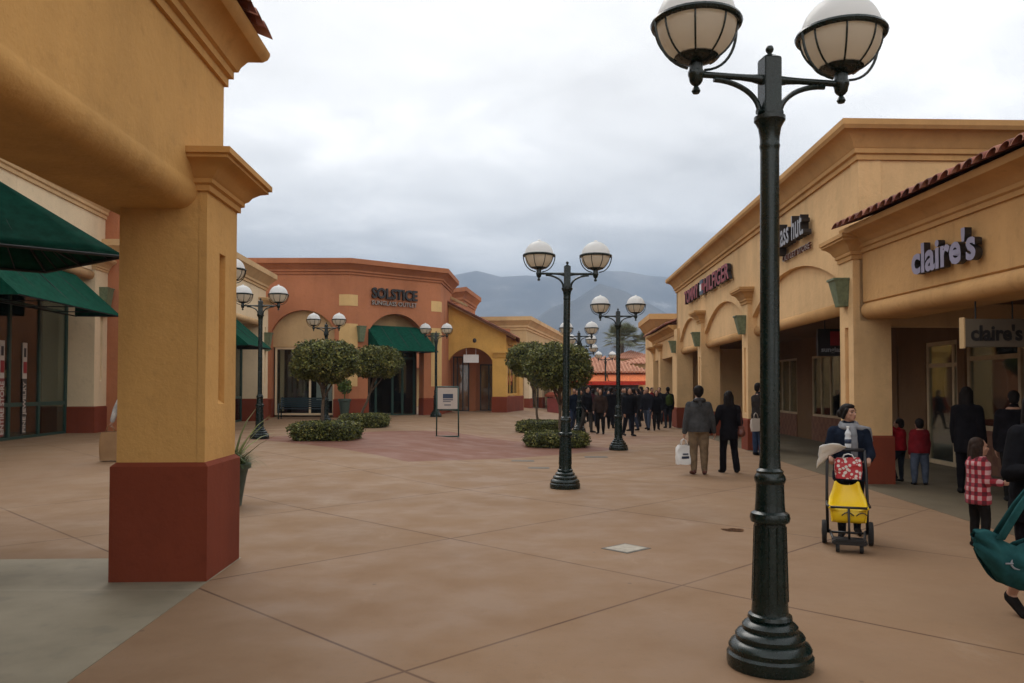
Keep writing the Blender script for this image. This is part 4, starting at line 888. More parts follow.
def awning(parent, fr, s0, s1, da, za, db, zb, mat='awn', thick=.0, side_open=False, val=.0):
    """canvas from wall line (da,za) to front edge (db,zb) with side gussets"""
    m = MB(); n = 10; k = 6; vs = []
    for i in range(n+1):
        for j in range(k+1):
            q = j/k; vs.append(fr(s0+(s1-s0)*i/n, da+(db-da)*q, za+(zb-za)*q-.035*math.sin(PI*q)*abs(math.sin(PI*i/2))))
    m.add(vs, [(i*(k+1)+j, i*(k+1)+j+1, (i+1)*(k+1)+j+1, (i+1)*(k+1)+j) for i in range(n) for j in range(k)])
    if val: m.add([fr(s0, db, zb), fr(s1, db, zb), fr(s1, db, zb-val), fr(s0, db, zb-val)], [(0, 1, 2, 3)])
    for s in (s0, s1): m.add([fr(s, da, za), fr(s, db, zb), fr(s, db, zb-.02), fr(s, da, zb-.02)], [(0, 1, 2, 3)])
    o = m.build('awning', mat, parent); so = o.modifiers.new('thick', 'SOLIDIFY'); so.thickness = .012; so.offset = 0
    f = MB()
    f.tube([fr(s0, db-.03, zb-.01), fr(s1, db-.03, zb-.01)], .02, 6); f.tube([fr(s0, da+.04, zb-.01), fr(s1, da+.04, zb-.01)], .02, 6)
    for i in range(5): s = s0+.03+(s1-s0-.06)*i/4; f.tube([fr(s, da+.03, zb-.01), fr(s, db-.03, zb-.01)], .014, 6); f.tube([fr(s, da+.03, za-.03), fr(s, db-.03, zb+.0)], .014, 6)
    f.build('awning_frame', 'tyre', o); return o
# ------------------------------------------------------------------ LEFT: cream shop
def cream_shop():
    z0 = .26; fr = Fr((-12.95, 25.1), (-.087, 1), 1)
    t = thing('shop_building', 'cream stucco shop with tall green framed windows and a green awning at left', 'shop', (-12.95, 25.1, z0))
    mats = ('cream', 'red', 'creamtrim')
    pier(t, fr, 0, 1.0, -.83, 0, z0, 5.5, .86, mats, slot=(1.9, 4.7), cap=(5.38, 5.78))
    pier(t, fr, -14.5, -13.4, -.83, 0, z0, 5.5, .86, mats, cap=(5.38, 5.78))
    w = MB(); w.box((-14.5, -.83, 5.35), (1.0, -.1, 7.7), 0, fr); w.box((-14.5, -.83, 5.12), (0, -.14, 5.36), 0, fr); w.box((-.5, -1.3, z0-.1), (1.0, -.84, 7.7), 0, fr); w.build('wall', 'cream', t)
    b = MB(); b.tube([fr(-13.4, -.16, 5.2), fr(-.01, -.16, 5.2)], .14, 12); b.build('lintel', 'creamtrim', t, True)
    c = MB(); c.sweep([fr.xy(-14.5, -.1), fr.xy(1.0, -.1), fr.xy(1.0, -3)], [(-.05, 7.12), (.05, 7.12), (.05, 7.22), (.10, 7.25), (.10, 7.34), (.3, 7.6), (.38, 7.65), (.38, 7.85), (-.05, 7.85)]); c.build('cornice', 'creamtrim', t, 30)
    wn = window(t, fr, -13.3, 0, -.83, z0, 5.1, [-.1-1.62*i for i in range(1, 8)], 'gfr', (1.24, 4.0), .11)
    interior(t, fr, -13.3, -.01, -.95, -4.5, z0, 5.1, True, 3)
    awning(t, fr, -7.0, -1.1, -.12, 5.05, 1.2, 3.83)
    sconce(t, fr, .52, .0, 3.95, .5, .9)
    for s, txt, hi in ((-2.55, 'FINE JEWELRY', 2), (-3.72, 'ENTIRE STORE', 2), (-4.35, '', 1)):
        p = MB(); p.box((s-.11, -.82, 1.95), (s+.11, -.80, 2.95), 0, fr); p.box((s-.11, -.82, .42), (s+.11, -.80, 1.95), 1, fr)
        po = p.build('window_poster', ['signpanel', 'bin' if txt[:1] == 'E' else 'dfr'], t)
        a, b_ = fr(s, -.795, 1.17), fr.n
        if txt: text_mesh('lettering', txt, ['signpanel'], po, a, (0, 0, 1), (b_.x, b_.y, 0), 1.4, .2, .006, .02)
        q = MB(); q.box((s-.09, -.797, 2.1), (s+.09, -.793, 2.42), 0, fr); q.box((s-.07, -.797, 2.55), (s+.05, -.793, 2.8), 1, fr); q.build('print', ['redlet', 'blk'], po)
    # closed-off back so the block has depth
    k = MB(); k.box((-14.5, -9, 7.3), (1.0, -.83, 7.45), 0, fr); k.box((-14.5, -9, z0), (1.0, -8.8, 7.4), 0, fr); k.box((.8, -9, z0), (1.0, -1.0, 7.4), 0, fr); k.build('roof', 'cream', t)
cream_shop()
def jog_shop():
    z0 = .30; fr = Fr((-10.15, 32.9), (-.05, 1), 1)
    t = thing('shop_building', 'cream shop with terracotta end wall half hidden behind the yellow column', 'shop', (-10.15, 32.9, z0))
    mats = ('cream', 'red', 'creamtrim')
    pier(t, fr, 0, .9, -.83, 0, z0, 5.2, .95, mats, slot=(1.8, 4.2), cap=(4.95, 5.35)); pier(t, fr, -6.6, -5.7, -.83, 0, z0, 5.2, .95, ('ter', 'red', 'tertrim'))
    w = MB(); w.box((-6.6, -.83, 4.3), (.9, -.1, 6.2), 0, fr); w.build('wall', 'cream', t)
    b = MB(); b.tube([fr(-5.7, -.14, 4.32), fr(0, -.14, 4.32)], .12, 12); b.build('lintel', 'creamtrim', t, True)
    e = MB(); e.box((-6.62, -4.6, z0), (-6.35, -.12, 6.2), 0, fr); e.box((-6.72, -5.2, z0), (-6.63, -1.9, 8.2), 0, fr); e.build('end_wall', 'ter', t)
    tl = MB()
    for j in range(5):
        for i in range(14): tl.box((-6.66, -3.9+i*.27, 1.2+j*.27), (-6.621, -3.9+i*.27+.25, 1.2+j*.27+.25), 0 if (i+j) % 2 else 1, fr)
    tl.box((-6.65, -4.0, 2.58), (-6.621, -.1, 2.72), 2, fr)
    tl.build('tile_panel', ['red', 'inset', 'tertrim'], t)
    c = MB(); c.sweep([fr.xy(-6.62, -4.6), fr.xy(-6.62, -.1), fr.xy(.9, -.1), fr.xy(.9, -3)][::1], [(-.05, 5.75), (.05, 5.75), (.05, 5.84), (.10, 5.87), (.10, 5.96), (.3, 6.2), (.38, 6.25), (.38, 6.45), (-.05, 6.45)]); c.build('cornice', 'creamtrim', t, 30)
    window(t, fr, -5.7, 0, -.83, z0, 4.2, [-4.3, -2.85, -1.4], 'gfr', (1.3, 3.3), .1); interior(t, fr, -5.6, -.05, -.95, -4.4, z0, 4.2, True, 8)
    awning(t, fr, -6.3, -3.2, -.12, 4.2, 1.15, 3.12); sconce(t, fr, .45, 0, 3.2, .4, .75)
    k = MB(); k.box((-6.5, -8, 5.9), (.9, -.5, 6.1), 0, fr); k.box((.7, -8, z0), (.9, -.8, 6.0), 0, fr); k.build('roof', 'cream', t)
jog_shop()
# ------------------------------------------------------------------ SOLSTICE corner shop
def corner_shop():
    z0 = .34; A = Vector((-10.9, 36)); B = Vector((-7.25, 36)); C = Vector((-3.45, 39.1)); E = Vector((-3.25, 43.5))
    t = thing('shop_building', 'terracotta corner shop with dark letters, arches and a green awning beyond the clipped trees', 'shop', (-7.25, 36, z0))
    f1 = Fr(A, B-A, 1); f2 = Fr(B, C-B, 1); f3 = Fr(C, E-C, 1); L1 = (B-A).length; L2 = (C-B).length; L3 = (E-C).length; H = 6.8
    w = MB()
    # segment 1: arch from s=.15 to 2.95
    a1 = arch_pts(.2, 3.0, 4.25, 5.15); w.prism([(0, z0-.1), (.2, z0-.1)]+a1+[(3.0, z0-.1), (L1, z0-.1), (L1, H), (0, H)], 0, -.42, lambda s, d, z: f1(s, d, z))
    L0, L9 = .95, 3.95; a2 = arch_pts(L0, L9, 4.2, 5.12); w.prism([(0, z0-.1), (L0, z0-.1)]+a2+[(L9, z0-.1), (L2, z0-.1), (L2, H), (0, H)], 0, -.42, lambda s, d, z: f2(s, d, z))
    w.prism([(0, z0-.1), (L3, z0-.1), (L3, H), (0, H)], 0, -.4, lambda s, d, z: f3(s, d, z))
    w.build('wall', 'ter', t)
    q = MB(); q.box((.1, -.45, 3.5), (3.1, -.40+.15, 5.6), 0, f1); q.build('arch_panel', 'beige', t)
    q = MB(); q.box((L0-.1, -.9, 4.0), (L9+.1, -.75, 5.6), 0, f2); q.build('arch_panel', 'beige', t)
    c = MB(); pr = [(-.05, 6.75), (.06, 6.75), (.06, 6.84), (.12, 6.87), (.12, 6.95), (.3, 7.15), (.4, 7.2), (.4, 7.42), (-.05, 7.42)]
    c.sweep([f1.xy(-3, 0), tuple(B), tuple(C), tuple(E)], pr); c.build('cornice', 'tertrim', t, 30)
    r = MB(); pr = [(-.03, z0-.05), (.04, z0-.05), (.04, z0+.82), (.003, z0+.86), (-.03, z0+.86)]
    for pth in ([f1.xy(0, 0), f1.xy(.2, 0), f1.xy(.2, -.4)], [f1.xy(3.0, -.4), f1.xy(3.0, 0), tuple(B), f2.xy(L0, 0), f2.xy(L0, -.4)], [f2.xy(L9, -.4), f2.xy(L9, 0), tuple(C), tuple(E)]):
        r = MB(); r.sweep(pth, pr); r.build('wall_base', 'red', t)
    for z_, z1_ in ((5.35, 5.85), (1.75, 4.55)):   # yellow insets wrapping the corners
        for pth in ([f1.xy(L1-.45, 0), tuple(B), f2.xy(.42, 0)], [f2.xy(L2-.55, 0), tuple(C), f3.xy(.35, 0)]):
            ins = MB(); ins.sweep(pth, [(-.04, z_), (.012, z_), (.012, z1_), (-.04, z1_)]); ins.build('corner_inset', 'inset', t)
    window(t, f1, .28, 2.95, -.33, z0+.12, 3.5, [1.85], 'cream', (), .09); interior(t, f1, .1, 3.2, -.45, -3.0, z0, 4.2, True, 4)
    wx = MB(); wx.box((.45, -.6, z0+.3), (.62, -.5, 3.4), 0, f1)
    for i in range(4): wx.box((.75+.24*i, -.75, 1.0), (.9+.24*i, -.7, 3.2), 1, f1)
    wx.build('display_rack', ['cream', 'goods'], t)
    wb = MB(); wb.box((2.1, -.5, 1.1), (2.8, -.46, 2.0), 0, f1); wb.box((2.15, -.56, 2.1), (2.5, -.52, 2.7), 0, f1); wb.build('display_board', 'white', t)
    window(t, f2, L0, L9, -.8, z0, 4.0, [L0+.85, L0+1.75, L0+2.3], 'gfr', (3.1,), .1, 'door'); interior(t, f2, L0-.1, L9+.1, -.95, -4.2, z0, 4.4, True, 6)
    awning(t, f2, L0+.02, L9-.02, -.25, 4.55, 1.25, 3.35)
    sconce(t, f2, .55, 0, 3.75, .36, .7); sconce(t, f2, L2-.42, 0, 3.6, .36, .7)
    n2 = (f2.n.x, f2.n.y, 0); text_mesh('lettering', 'SOLSTICE', ['blk', 'darklet'], t, f2(L0+1.34, .05, 6.0), (f2.a.x, f2.a.y, 0), n2, 2.42, .50, .10, .03)
    text_mesh('lettering', 'SUNGLASS OUTLET', ['greylet', 'darklet'], t, f2(L0+1.34, .04, 5.56), (f2.a.x, f2.a.y, 0), n2, 2.4, .2, .06, .01)
    k = MB(); k.add([(A.x-3, A.y, 6.8), (B.x, B.y, 6.8), (C.x, C.y, 6.8), (E.x, E.y, 6.8), (A.x-3, E.y, 6.8)], [(0, 1, 2, 3, 4)]); k.build('roof', 'ter', t)
    # end part running left behind the cream shop
    k = MB(); k.box((-3, -.4, z0), (-.002, 0, 6.8), 0, f1); k.build('side_wall', 'ter', t)
corner_shop()
# ------------------------------------------------------------------ gold shed-roofed wing
def shed_wing():
    z0 = .38; fr = Fr((-3.3, 42.2), (1, 0), 1); t = thing('shop_building', 'gold stucco wing with sloping tiled roof and one open arch', 'shop', (-1.8, 42.2, z0))
    w = MB(); ap = arch_pts(.0, 2.28, 3.1, 3.78); xr = 3.0
    poly = [(-.15, 3.1)]+ap+[(2.28, z0-.1), (xr, z0-.1), (xr, 4.45), (-.15, 6.05)]
    w.prism(poly, 0, -.5, lambda s, d, z: fr(s, d, z)); w.box((-.3, -.5, z0), (-.02, 0, 3.4), 0, fr)
    # right side wall
    fs = Fr(fr.xy(3.0, 0), (.16, 1), 1)
    w.box((.02, -.3, 4.0), (6, -.002, 4.35), 0, fs); w.box((.02, -.3, z0), (.55, -.002, 4.0), 0, fs); w.box((4.6, -.3, z0), (6, -.002, 4.0), 0, fs); w.box((.55, -.3, z0), (4.6, -.02, 1.2), 0, fs); w.build('wall', 'shed', t)
    window(t, fs, .6, 4.5, -.15, 1.25, 3.95, [2.0, 3.3], 'shed', (), .12)
    r = MB(); r.sweep([fr.xy(2.28, -.45), fr.xy(2.28, 0), fr.xy(3.0, 0), fs.xy(6, 0)], [(-.03, z0-.05), (.045, z0-.05), (.045, z0+.8), (.003, z0+.84), (-.03, z0+.84)]); r.build('wall_base', 'red', t)
    c = MB(); c.sweep([fr.xy(2.3, 0), fr.xy(3.0, 0), fs.xy(.55, 0)], [(-.03, 3.25), (.05, 3.25), (.1, 3.4), (.2, 3.5), (.2, 3.62), (-.03, 3.62)]); c.build('capital', 'shed', t, 30)
    rf = MB(); rr = Fr(fr.xy(3.45, .45), (0, 1), 1)
    tile_roof(rf, rr, 0, 7, .15, 4.26, 4.3, R(27.2), gap=.25, r=.10); rf.build('roof', 'tile', t, 40)
    g = MB(); T = lambda s, d, z: fr(s, d, z)
    g.prism([(3.5, 4.2), (3.5, 4.34), (-.2, 6.24), (-.2, 6.08)], .02, .40, T); g.prism([(.9, 6.0), (.9, 6.12), (-.2, 6.68), (-.2, 6.52)], -.8, -1.2, T); g.build('verge', 'beige', t)
    bk = MB(); bk.box((-.3, -3.6, z0), (3.2, -3.4, 5.0), 0, fr); bk.build('back_wall', 'ter', t)
    pl = MB(); pl.box((.95, -2.9, z0), (1.3, -2.5, 4.4), 0, fr); pl.build('inner_pillar', 'ter', t)
    window(t, fr, .05, .95, -2.3, z0, 3.4, [.3, .6], 'dfr', (), .07, 'door'); window(t, fr, 1.5, 2.9, -3.3, z0, 3.0, [2.0, 2.5], 'dfr', (), .07, 'door')
    s = MB(); s.box((.75, -.35, 3.0), (1.55, -.28, 3.42), 0, fr); s.tube([fr(.9, -.31, 3.42), fr(.9, -.31, 3.75)], .015, 5); s.tube([fr(1.4, -.31, 3.42), fr(1.4, -.31, 3.75)], .015, 5); s.build('shop_sign', 'white', t)
    v = MB(); v.ell(fr(1.35, .02, 4.15), (.1, .06, .12)); v.build('vent', 'dfr', t)
shed_wing()
def plain_block(label, path, zb, H, mats, ch, loc):
    t = thing('shop_building', label, 'building', loc); w = MB()
    w.sweep(path, [(-.3, zb), (0, zb), (0, H-.1), (-.3, H-.1)]); w.build('wall', mats[0], t)
    c = MB(); c.sweep(path, [(-.05, H-ch), (.06, H-ch), (.06, H-ch*.85), (.14, H-ch*.8), (.14, H-ch*.65), (.34, H-ch*.35), (.44, H-ch*.3), (.44, H), (-.05, H)]); c.build('cornice', mats[1], t, 30)
    k = MB(); k.add([(p[0], p[1], H-.12) for p in path], [tuple(range(len(path)))]); k.build('roof', mats[0], t); return t
tw = plain_block('small terracotta tower rising behind the tiled shed roof', [(-9, 57), (-3.2, 51.5), (-2.6, 57)], 3, 8.0, ('ter', 'tertrim'), .9, (-3.2, 51.5, 3))
bb = plain_block('beige flat roofed shop block beyond the gold wing', [(-7, 56.2), (.95, 55), (5.9, 82), (-7, 82)], .1, 6.5, ('beige', 'creamtrim'), .9, (.95, 55, .1))
def block_front():
    f = Fr((.95, 55), (5-.05, 27), 1); m = MB()
    for i in range(4):
        s = 1.5+6*i; window(bb, f, s, s+3.6, .06, .15, 3.3, [s+1.2, s+2.4], 'dfr', (), .1)
    for i in range(5):
        m = MB(); m.box((-.2+6*i, -.1, .1), (1.1+6*i, .25, 4.3), 0, f); q = m.build('pilaster', 'cream', bb)
        r = MB(); r.box((-.24+6*i, -.1, .05), (1.14+6*i, .29, .95), 0, f); r.build('pilaster_base', 'red', q)
block_front()
# ------------------------------------------------------------------ RIGHT: two-store block
def right_block():
    fr = Fr((6.2, 14.4), (.045, 1), -1); LEN = 20.6
    t = thing('shop_building', 'long tan stucco arcade block with heavy cornice and three store signs at right', 'shop', (6.2, 14.4, 0))
    mats = ('tan', 'red', 'tantrim'); P = [(.0, .66), (7.65, 8.3), (14.4, 15.05), (19.8, LEN)]
    poly = [(0, 2.9), (P[0][1], 2.9)]
    for (a, b), (c, d) in zip(P, P[1:]): poly += arch_pts(b+.02, c-.02, 3.62, 4.42)+[(c, 2.9), (d, 2.9)]
    poly += [(LEN, 6.2), (0, 6.2)]
    # the outer skin: arches cut in a flat band
    w = MB(); T = lambda s, d, z: fr(s, d, z)
    w.prism(poly, 0, -.13, T); w.box((0.01, -.4, 3.2), (LEN-.01, -.12, 6.2), 0, fr)
    sd = Fr(fr.xy(0, 0), (1, .035), 1); w.box((.002, -.3, 2.8), (11, 0.0, 6.2), 0, sd)
    fe = Fr(fr.xy(LEN, 0), (1, -.045), -1); w.box((.0, -.3, 0), (9, 0, 6.2), 0, fe); w.build('wall', 'tan', t)
    b = MB()
    for (a, b_), (c, d) in zip(P, P[1:]): b.tube([fr(b_-.05, -.17, 3.24), fr(c+.05, -.17, 3.24)], .13, 14)
    b.build('lintel', 'tantrim', t, True)
    for i, (a, b_) in enumerate(P):
        pier(t, fr, a, b_, -.54, .12, 0, 4.2, .86, mats, slot=(1.0, 2.8) if i < 3 else None, cap=(4.0, 4.43) if i < 3 else None)
        sconce(t, fr, (a+b_)/2, .12, 3.18)
    c = MB(); pr = [(-.05, 5.78), (.05, 5.78), (.05, 5.87), (.10, 5.89), (.10, 5.97), (.13, 6.0), (.16, 6.08), (.24, 6.18), (.33, 6.23), (.38, 6.24), (.42, 6.30), (.42, 6.40), (-.05, 6.40)]
    c.sweep([fe.xy(6, 0), fr.xy(LEN, 0), fr.xy(0, 0), sd.xy(11, 0)], pr); c.build('cornice', 'tantrim', t, 30)
    # arcade behind: ceiling, storefront
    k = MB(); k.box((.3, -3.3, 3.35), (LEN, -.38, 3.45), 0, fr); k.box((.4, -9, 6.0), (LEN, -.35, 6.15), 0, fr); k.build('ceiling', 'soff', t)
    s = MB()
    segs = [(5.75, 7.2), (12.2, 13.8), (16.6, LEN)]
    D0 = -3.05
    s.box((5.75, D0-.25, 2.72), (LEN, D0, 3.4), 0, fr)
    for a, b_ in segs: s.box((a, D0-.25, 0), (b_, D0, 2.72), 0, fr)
    s.build('storefront_wall', 'soff', t)
    wn = [(7.2, 12.2), (13.8, 16.6)]
    ws = MB()
    for a, b_ in wn: ws.box((a, D0-.2, -.05), (b_, D0+.03, .78), 0, fr)
    ws.build('wainscot', 'brick', t)
    for i, (a, b_) in enumerate(wn):
        n = int((b_-a)/.8); window(t, fr, a, b_, D0-.05, .78, 2.72, [a+(b_-a)*q/n for q in range(1, n)], 'wfr', (), .07)
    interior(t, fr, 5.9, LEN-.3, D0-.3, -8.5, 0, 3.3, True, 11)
    # signs
    rt = (-fr.a.x, -fr.a.y, 0); nm = (fr.n.x, fr.n.y, 0)
    text_mesh('lettering', 'TOMMY', ['redlet', 'darklet'], t, fr(16.15, .05, 5.22), rt, nm, 3.0, .52, .12, .025)
    text_mesh('lettering', 'HILFIGER', ['redlet', 'darklet'], t, fr(11.65, .05, 5.22), rt, nm, 3.9, .52, .12, .025)
    fl = MB(); fl.box((13.85, .04, 4.98), (14.42, .16, 5.12), 0, fr); fl.box((13.85, .04, 5.36), (14.42, .16, 5.5), 0, fr); fl.box((14.135, .04, 5.12), (14.42, .16, 5.36), 1, fr); fl.box((13.85, .04, 5.12), (14.135, .16, 5.36), 2, fr); fl.build('flag_emblem', ['navy', 'white', 'redlet'], t)
    text_mesh('lettering', 'sunglass hut.', ['silver', 'darklet'], t, fr(3.80, .06, 5.10), rt, nm, 2.8, .70, .18, .015)
    text_mesh('lettering', 'OUTLET', ['greylet', 'leather'], t, fr(3.95, .03, 4.70), rt, nm, 1.05, .13, .05, .0); text_mesh('lettering', 'STORE', ['greylet', 'leather'], t, fr(2.92, .03, 4.70), rt, nm, .84, .13, .05, .0)
    return fr, t
RF, RB = right_block()
def claire():
    fr = Fr((6.24, 14.42), (.02, -1), 1); LEN = 17
    t = thing('shop_building', 'ochre stucco shopfront with clay tile eave, lavender letters and a wide opening at near right', 'shop', (6.24, 14.42, 0))
    w = MB(); zz = 2.93; r = .17
    w.prism([(0, 4.35), (0, zz+.30)]+[(-.12+.16*math.cos(q), zz+.15+.15*math.sin(q)) for q in [PI/3-(PI*5/6)*i/14 for i in range(15)]]+[(-.75, zz), (-.75, 4.35)], .06, LEN, lambda d, s, z: fr(s, d, z)); w.build('wall', 'clr', t, 30)
    c = MB(); c.sweep([fr.xy(LEN, 0), fr.xy(.06, 0)][::-1], [(-.05, 4.10), (.04, 4.10), (.04, 4.17), (.08, 4.19), (.08, 4.25), (.12, 4.28), (.2, 4.36), (.34, 4.40), (.40, 4.41), (.42, 4.47), (.42, 4.50), (-.05, 4.50)]); c.build('cornice', 'tantrim', t, 30)
    rf = MB(); tile_roof(rf, fr, .34, LEN, .50, 4.52, 3.4, R(20), gap=.25, r=.108); rf.build('roof', 'tile', t, 40)
    for s in (9.4, 16.2): pier(t, fr, s, s+.66, -.72, .12, 0, 4.2, .86, ('clr', 'red', 'tantrim'), slot=(1.0, 2.8), cap=(4.0, 4.3))
    k = MB(); k.box((-.6, -3.2, 3.2), (LEN, -.7, 3.3), 0, fr); k.build('ceiling', 'soff', t)
    D0 = -3.0; s = MB(); s.box((-5.7, -3.3, 2.72), (10, -3.04, 3.3), 0, Fr(RF.xy(0, 0), (-RF.a.x, -RF.a.y), 1))
    f2 = Fr(RF.xy(0, 0), (-RF.a.x, -RF.a.y), 1)
    for a, b_ in ((-5.6, -4.2), (-2.75, -2.45), (5.4, 5.8), (7.2, 7.6)): s.box((a, -3.3, 0), (b_, -3.05+.02, 2.72), 0, f2)
    s.build('storefront_wall', 'soff', t)
    d = window(t, f2, -4.2, -2.75, -3.1, .02, 2.72, [-3.0], 'wfr', (2.2,), .09, 'door')
    for a, b_ in ((-2.45, -.55), (-.45, 1.6), (1.7, 5.4)):
        window(t, f2, a, b_, -3.12, .86, 2.72, [], 'wfr', (2.3,) if a < -2 else (), .09)
        m = MB(); m.box((a, -3.3, -.05), (b_, -3.06, .86), 0, f2); m.build('wainscot', 'brick', t)
    pm = MB()
    for a in (-2.0, .2, -3.9):   # round posters behind the glass
        pm.lathe([(.001, 0), (.36, 0), (.36, .02), (.001, .02)], seg=24)
        k0 = len(pm.v)-24*4
        for i in range(k0, len(pm.v)):
            x, y, z = pm.v[i]; pm.v[i] = f2(a+.5+x*.8, -3.2-z, 1.75+y*1.3)
    pm.build('round_poster', 'signpanel', t)
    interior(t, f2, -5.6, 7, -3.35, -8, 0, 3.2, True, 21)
    rt = (fr.a.x, fr.a.y, 0); nm = (fr.n.x, fr.n.y, 0)
    text_mesh('lettering', "claire's", ['lav', 'darklet'], t, fr(2.86, .05, 3.66), rt, nm, 1.66, .47, .10, .03)
    return fr
CF = claire()
def hanging_sign():
    y = 11.4; x0 = atY(963, 332, y).x; x1 = x0+.88; t = thing('hanging_sign', "cream hanging sign reading claire's in dark letters under the near right arcade", 'sign', ((x0+x1)/2, y, 2.3))
    z0 = atY(963, 347, y).z; z1 = atY(963, 319, y).z
    m = MB(); m.box((x0, y-.05, z0), (x1, y+.05, z1)); m.build('panel', 'sign2', t, bevel=.008)
    e = MB(); e.box((x0-.02, y-.06, z0-.02), (x0+.0, y+.06, z1+.02)); e.box((x1, y-.06, z0-.02), (x1+.02, y+.06, z1+.02)); e.build('edge', 'beige', t)
    r = MB()
    for x in (x0+.18, x1-.18): r.tube([(x, y, z1-.01), (x, y, 2.96)], .012, 6)
    r.build('hanger', 'black', t)
    text_mesh('lettering', "claire's", ['blk'], t, ((x0+x1)/2, y-.052, (z0+z1)/2), (1, 0, 0), (0, -1, 0), .72, .23, .012, .03)
M['sign2'] = paint('shaded_cream_sign', (.13, .105, .075), .6, 0, .06)  # cream panel coloured dark to carry the shade under the arcade
hanging_sign()
def hanging_sign2():
    y = 18.6; p0 = atY(817, 328, y); x0 = p0.x; x1 = x0+.95; z0 = atY(817, 356, y).z; z1 = atY(817, 329, y).z
    t = thing('hanging_sign', 'black hanging sign with red emblem and white lettering inside the tan arcade', 'sign', ((x0+x1)/2, y, z0))
    m = MB(); m.box((x0, y-.05, z0), (x1, y+.05, z1)); m.build('panel', 'blk', t, bevel=.008)
    e = MB(); e.box((x0+.28, y-.056, z0+.24), (x0+.68, y-.051, z1-.06)); e.build('emblem', 'redlet', t)
    r = MB()
    for x in (x0+.18, x1-.18): r.tube([(x, y, z1-.01), (x, y, 3.36)], .012, 6)
    r.build('hanger', 'black', t)
    text_mesh('lettering', 'sunglass hut', ['silver'], t, ((x0+x1)/2, y-.052, z0+.13), (1, 0, 0), (0, -1, 0), .8, .15, .012, .02)
hanging_sign2()
def far_right():
    fr = Fr((7.16, 35.1), (.06, 1), -1); t = thing('shop_building', 'low tan arcade with tiled eave and small tower past the long right block', 'shop', (7.2, 35.2, 0)); LEN = 9
    w = MB(); w.box((.02, -.5, 3.1), (LEN, 0, 4.3), 0, fr); w.build('wall', 'tan', t)
    for a in (0.05, 5.2, 8.2): pier(t, fr, a, a+.7, -.7, .1, 0, 3.6, .86, ('tan', 'red', 'tantrim'), cap=(3.5, 3.85) if a > 1 else None)
    c = MB(); c.sweep([fr.xy(LEN, 0), fr.xy(.02, 0)], [(-.05, 4.0), (.05, 4.0), (.1, 4.15), (.3, 4.3), (.38, 4.32), (.38, 4.42), (-.05, 4.42)]); c.build('cornice', 'tantrim', t, 30)
    rf = MB(); tile_roof(rf, fr, 0.1, LEN, .42, 4.46, 2.6, R(22), gap=.26, r=.10); rf.build('roof', 'tile', t, 40)
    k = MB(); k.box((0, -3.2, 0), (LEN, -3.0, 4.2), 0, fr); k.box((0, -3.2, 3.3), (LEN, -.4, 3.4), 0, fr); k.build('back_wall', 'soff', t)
    wt = MB(); path = [fr.xy(15, -.2), fr.xy(9.2, -.2), fr.xy(9.2, -6)]; wt.sweep(path, [(-.3, 0), (0, 0), (0, 5.6), (-.3, 5.6)]); wt.build('tower_wall', 'tan', t)
    c = MB(); c.sweep(path, [(-.05, 4.9), (.06, 4.9), (.06, 5.0), (.14, 5.05), (.34, 5.35), (.44, 5.4), (.44, 5.7), (-.05, 5.7)]); c.build('tower_cornice', 'tantrim', t, 30)
far_right()
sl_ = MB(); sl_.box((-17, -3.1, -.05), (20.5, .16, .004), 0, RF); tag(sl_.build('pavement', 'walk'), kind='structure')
# ------------------------------------------------------------------ far centre: tiled pavilion
def hip_roof(mb, x0, x1, y0, y1, ze, zr, mi=0, n=26):
    cx0, cx1 = x0+(y1-y0)/2, x1-(y1-y0)/2; cy = (y0+y1)/2
    if cx0 > cx1: cx0 = cx1 = (x0+x1)/2
    e = [(x0, y0, ze), (x1, y0, ze), (x1, y1, ze), (x0, y1, ze)]; r = [(cx0, cy, zr), (cx1, cy, zr)]
    mb.add(e+r, [(0, 1, 5, 4), (1, 2, 5), (2, 3, 4, 5), (3, 0, 4), (0, 3, 2, 1)], mi)
    # barrel rows as thin ridges
    for i in range(n+1):
        t = i/n; x = x0+(x1-x0)*t
        if x < cx0: q = (x-x0)/(cx0-x0)
        elif x > cx1: q = (x1-x)/(x1-cx1)
        else: q = 1
        if q > .03: mb.tube([(x, y0, ze+.03), (x, y0+(cy-y0)*q, ze+(zr-ze)*q+.03)], .09, 6, mi)
    m = int(n*.5)
    for i in range(m+1):
        y = y0+(y1-y0)*i/m; q = 1-abs(y-cy)/(cy-y0)
        if q > .03: mb.tube([(x0, y, ze+.03), (x0+(cx0-x0)*q, y, ze+(zr-ze)*q+.03)], .09, 6, mi)
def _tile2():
    n = NT('pale_clay_tile'); p = n.pos()  # paler, more orange clay for the far roofs, mottled by noise
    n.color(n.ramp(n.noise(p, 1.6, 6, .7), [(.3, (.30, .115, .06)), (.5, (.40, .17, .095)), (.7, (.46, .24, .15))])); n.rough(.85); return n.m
M['tile2'] = _tile2()
